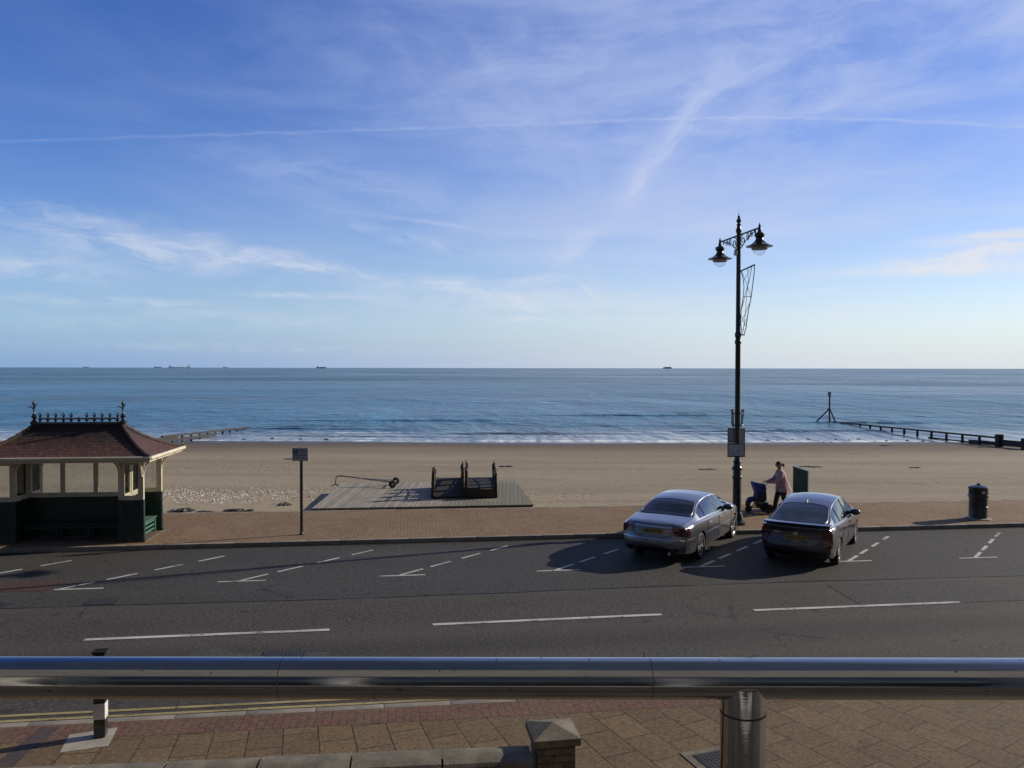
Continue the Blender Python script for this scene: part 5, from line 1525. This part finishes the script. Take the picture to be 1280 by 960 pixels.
# local frame: +y is the way she walks, +x her right
M_skin = pm('skin', (.36, .20, .14), (.31, .165, .115), .55, vs=6.)
V_ = [(0, -.02, .88, .13), (0, 0, 1.06, .115), (0, .03, 1.24, .13), (0, .03, 1.345, .075), (0, .05, 1.42, .05), (0, .085, 1.485, .078), (0, .085, 1.555, .088), (0, .075, 1.615, .06)]
E_ = [(i, i + 1) for i in range(7)]
def chain(start, pts):
    k = start
    for p in pts:
        V_.append(p); E_.append((k, len(V_) - 1)); k = len(V_) - 1
    return k
hands = []
for sx in (-1, 1):
    k = chain(2, [(sx * .14, .03, 1.30, .062), (sx * .175, .09, 1.17, .046), (sx * .185, .19, 1.05, .042), (sx * .165, .36, 1.00, .030), (sx * .16, .405, .995, .027), (sx * .16, .45, .99, .030)])
    for j in range(4):                                     # fingers closed over the push bar
        fx = sx * .16 + (j - 1.5) * .019; L = (.9, 1., .95, .8)[j]
        chain(k, [(fx, .485, .995, .0095), (fx, .485 + .030 * L, .982, .009), (fx, .485 + .036 * L, .958, .0085), (fx, .485 + .018 * L, .945, .008)])
    chain(k - 1, [(sx * .16 - sx * .032, .44, .975, .011), (sx * .16 - sx * .040, .468, .958, .010), (sx * .16 - sx * .034, .49, .952, .009)])
    if sx > 0: leg = [(sx * .085, 0, .80, .092), (sx * .088, .10, .47, .058), (sx * .088, .15, .26, .052), (sx * .085, .17, .09, .036), (sx * .09, .25, .045, .034), (sx * .092, .33, .035, .028)]
    else: leg = [(sx * .085, -.03, .80, .092), (sx * .088, -.06, .47, .058), (sx * .088, -.18, .27, .052), (sx * .085, -.27, .13, .036), (sx * .09, -.215, .06, .034), (sx * .092, -.14, .03, .028)]
    chain(0, leg)
body = skin_mesh('body', V_, E_, M_skin, W)
# face
mb = MB(); mb.ball((0, .178, 1.545), (.016, .022, .026), 8, 6); fc = mb.build('nose', M_skin, body)
for sx in (-1, 1):
    mb = MB(); mb.ball((sx * .034, .155, 1.572), (.013, .010, .009), 8, 6); mb.build('eye', M_ink, body)
    mb = MB(); mb.ball((sx * .088, .075, 1.55), (.014, .024, .034), 8, 6); mb.build('ear', M_skin, body)
mb = MB(); mb.ball((0, .160, 1.503), (.027, .010, .009), 8, 6); mb.build('mouth', pm('lips', (.30, .11, .10), None, .5), body)
M_hair = pm('dark_brown_hair', (.018, .012, .010), (.03, .02, .015), .75, vs=12., stretch=(1, 1, 6))
mb = MB()
rows = []
for i in range(11):                                        # swept-back hair over crown and nape, open at the face
    row = []
    for k in range(24):
        t_ = k / 24 * 2 * math.pi; f = .5 + .5 * math.sin(t_)          # f = 1 at the brow
        amax = R(138) + (R(62) - R(138)) * f ** 1.5; a = i / 10 * amax
        row.append(Vector((.094 * math.sin(a) * math.cos(t_), .080 + .101 * math.sin(a) * math.sin(t_), 1.556 + .102 * math.cos(a))))
    rows.append(row)
mb.grid(rows, True); hair = mb.build('hair', M_hair, W)
mb = MB(); mb.ball((0, -.048, 1.545), (.048, .05, .05), 12, 8); mb.tube([(0, -.06, 1.55), (0, -.085, 1.51), (0, -.085, 1.46)], [.032, .026, .012], 8); mb.build('hair_bun', M_hair, hair)
# coat, open-hemmed, to the hips
M_coat = pm('pink_coat_cloth', (.50, .32, .34), (.36, .22, .25), .85, vs=7., bump=.9, bs=9, bd=.05)
mb = MB(); rows = []
for (z, rx, ryf, ryb, cy) in ((1.375, .060, .06, .06, .04), (1.36, .10, .075, .08, .03), (1.325, .165, .105, .11, .02), (1.26, .205, .145, .155, .02), (1.15, .21, .155, .18, .01), (1.02, .215, .16, .205, 0), (.90, .23, .175, .245, -.01), (.80, .25, .19, .285, -.02), (.70, .262, .20, .31, -.03), (.695, .22, .17, .26, -.03)):
    row = []
    for k in range(28):
        a = 2 * math.pi * k / 28; f = 1 + (.075 * math.sin(a * 5 + z * 6) * max(0, (1.25 - z)) * 1.6) + .02 * math.sin(a * 9 - z * 14)
        ry = ryf if math.sin(a) > 0 else ryb
        row.append(Vector((rx * math.cos(a) * f, cy + ry * math.sin(a) * f, z)))
    rows.append(row)
mb.grid(rows, True); mb.add(rows[-1], [tuple(range(28))])
coat = mb.build('coat', M_coat, W, angle=60)
for sx in (-1, 1):
    mb = MB(); mb.tube([(sx * .12, .03, 1.325), (sx * .165, .04, 1.29), (sx * .19, .09, 1.17), (sx * .20, .17, 1.065), (sx * .19, .24, 1.03), (sx * .175, .33, 1.005), (sx * .172, .345, 1.003)], [.05, .082, .072, .068, .062, .052, .045], 14); mb.build('sleeve', M_coat, coat, angle=60)
mb = MB(); mb.tube([(.085 * math.cos(a), .045 + .075 * math.sin(a), 1.365 + .012 * math.sin(a)) for a in [k / 16 * 2 * math.pi for k in range(17)]], .026, 8, False); mb.build('collar', M_coat, coat)
M_trous = pm('dark_trousers', (.018, .016, .020), (.028, .025, .03), .85, vs=7., bump=.3)
mb = MB()
mb.tube([(.085, -.01, .86), (.088, .01, .76), (.09, .11, .47), (.09, .15, .27), (.088, .17, .11), (.088, .172, .085)], [.125, .112, .078, .070, .066, .064], 14)
mb.tube([(-.085, -.03, .86), (-.088, -.04, .76), (-.09, -.06, .47), (-.09, -.17, .29), (-.088, -.25, .16), (-.088, -.262, .135)], [.125, .112, .078, .070, .066, .064], 14)
mb.build('trousers', M_trous, W, angle=60)
for (x, y, z, pitch) in ((.09, .245, .045, 0), (-.09, -.205, .062, -.42)):
    mb = MB(); Mr = Matrix.Rotation(pitch, 3, 'X') @ Matrix(((.048, 0, 0), (0, .135, 0), (0, 0, .05)))
    prof = [(math.sin(math.pi * i / 8), -math.cos(math.pi * i / 8)) for i in range(9)]; prof[0] = (0, -.85); prof[-1] = (0, 1)
    mb.lathe(prof, (x, y, z), 14, Mr); mb.build('shoe', pm('shoe_leather', (.02, .018, .018), None, .9), W)

# pushchair: local +y is forward as well, its handle reaches back to her hands
PC = thing('pushchair', 'blue three-wheeled pushchair with a hood, pushed by the woman in pink', 'pushchair', (7.98, 25.68, .116), R(90))
M_frame = pm('pushchair_frame', (.025, .025, .028), (.04, .04, .045), .4, .4)
M_blue = pm('blue_hood_cloth', (.026, .050, .26), (.020, .036, .18), .8, vs=5., bump=.4, bs=25)
M_navy = pm('dark_seat_cloth', (.020, .030, .075), (.015, .02, .045), .8, vs=5., bump=.4, bs=25)
mb = MB()
HB = (-.155 , .98 - .116 + .0)
for sx in (-1, 1):
    mb.tube([(sx * .22, -.12, .90), (sx * .22, -.04, .80), (sx * .21, .10, .58), (sx * .19, .24, .30), (sx * .08, .32, .14)], .014, 8)
    mb.tube([(sx * .23, -.22, .15), (sx * .22, -.08, .34), (sx * .20, .12, .55)], .013, 8)
    mb.tube([(sx * .22, -.2, .17), (sx * .10, .30, .17)], .011, 8)
mb.tube([(-.23, -.22, .15), (.23, -.22, .15)], .012, 8)
mb.build('frame', M_frame, PC)
mb = MB(); mb.tube([(-.22, -.12, .895), (-.20, -.135, .90), (0, -.145, .905), (.20, -.135, .90), (.22, -.12, .895)], .017, 10); mb.build('push_bar', M_blacktrim, PC)
for (x, y, r) in ((-.25, -.22, .15), (.25, -.22, .15), (0, .36, .11)):
    mb = MB(); Mw = Matrix.Rotation(R(90), 3, 'Y')
    mb.lathe([(r * .72, -.022), (r * .92, -.028), (r, -.012), (r, .012), (r * .92, .028), (r * .72, .022)], (x, y, r), 24, Mw); wh = mb.build('wheel', M_tyre, PC)
    mb = MB(); mb.lathe([(0, -.018), (r * .74, -.018), (r * .74, .018), (0, .018)], (x, y, r), 20, Mw); mb.build('rim', M_board, wh)
def shaped(prof, hw, name, mat, crown=.0):
    """side profile (y,z) swept across the width, rounded towards the sides"""
    mb = MB(); rows = []; cy = sum(p[0] for p in prof) / len(prof); cz = min(p[1] for p in prof)
    for i in range(13):
        a = -1 + i / 6; k = 1 - crown * abs(a) ** 3
        s = hw * math.sin(a * math.pi / 2)
        rows.append([Vector((s, cy + (y - cy) * (.55 + .45 * k), cz + (z - cz) * k)) for y, z in prof])
    mb.grid(rows, True)
    for r in (rows[0], rows[-1]): mb.add(r, [tuple(range(len(r)))])
    return mb.build(name, mat, PC, angle=40)
shaped([(-.15, .66), (-.16, .82), (-.13, .90), (-.02, .935), (.10, .965), (.20, 1.0), (.245, .985), (.235, .92), (.19, .80), (.145, .66)], .21, 'hood', M_blue, .16)
shaped([(-.17, .40), (-.16, .66), (.14, .66), (.12, .52), (.20, .44), (.30, .43), (.30, .37), (.0, .36)], .20, 'seat', M_navy, .05)
mb = MB(); mb.ball((0, .26, .43), (.16, .13, .075), 14, 8); mb.tube([(0, .31, .42), (0, .38, .30), (0, .42, .20)], [.095, .085, .05], 12); mb.build('footmuff', pm('purple_footmuff', (.055, .04, .17), (.04, .03, .11), .85, vs=5., bump=.4), PC)
mb = MB(); mb.grid([[Vector((x * f, y, z)) for x in (-.17, 0, .17)] for (y, z, f) in ((-.24, .33, 1.), (-.20, .20, 1.), (-.05, .17, .95), (.10, .17, .8), (.16, .30, .75))]); 
for sx in (-1, 1): mb.add([(sx * .17, -.24, .33), (sx * .17, -.2, .2), (sx * .16, -.05, .17), (sx * .136, .10, .17), (sx * .127, .16, .30)], [(0, 1, 2, 3, 4)])
o = mb.build('basket', M_blacktrim, PC, smooth=False)
mb = MB(); mb.ball((0, -.05, .32), (.15, .17, .07), 14, 8); mb.build('bundle', M_white_paint, PC)
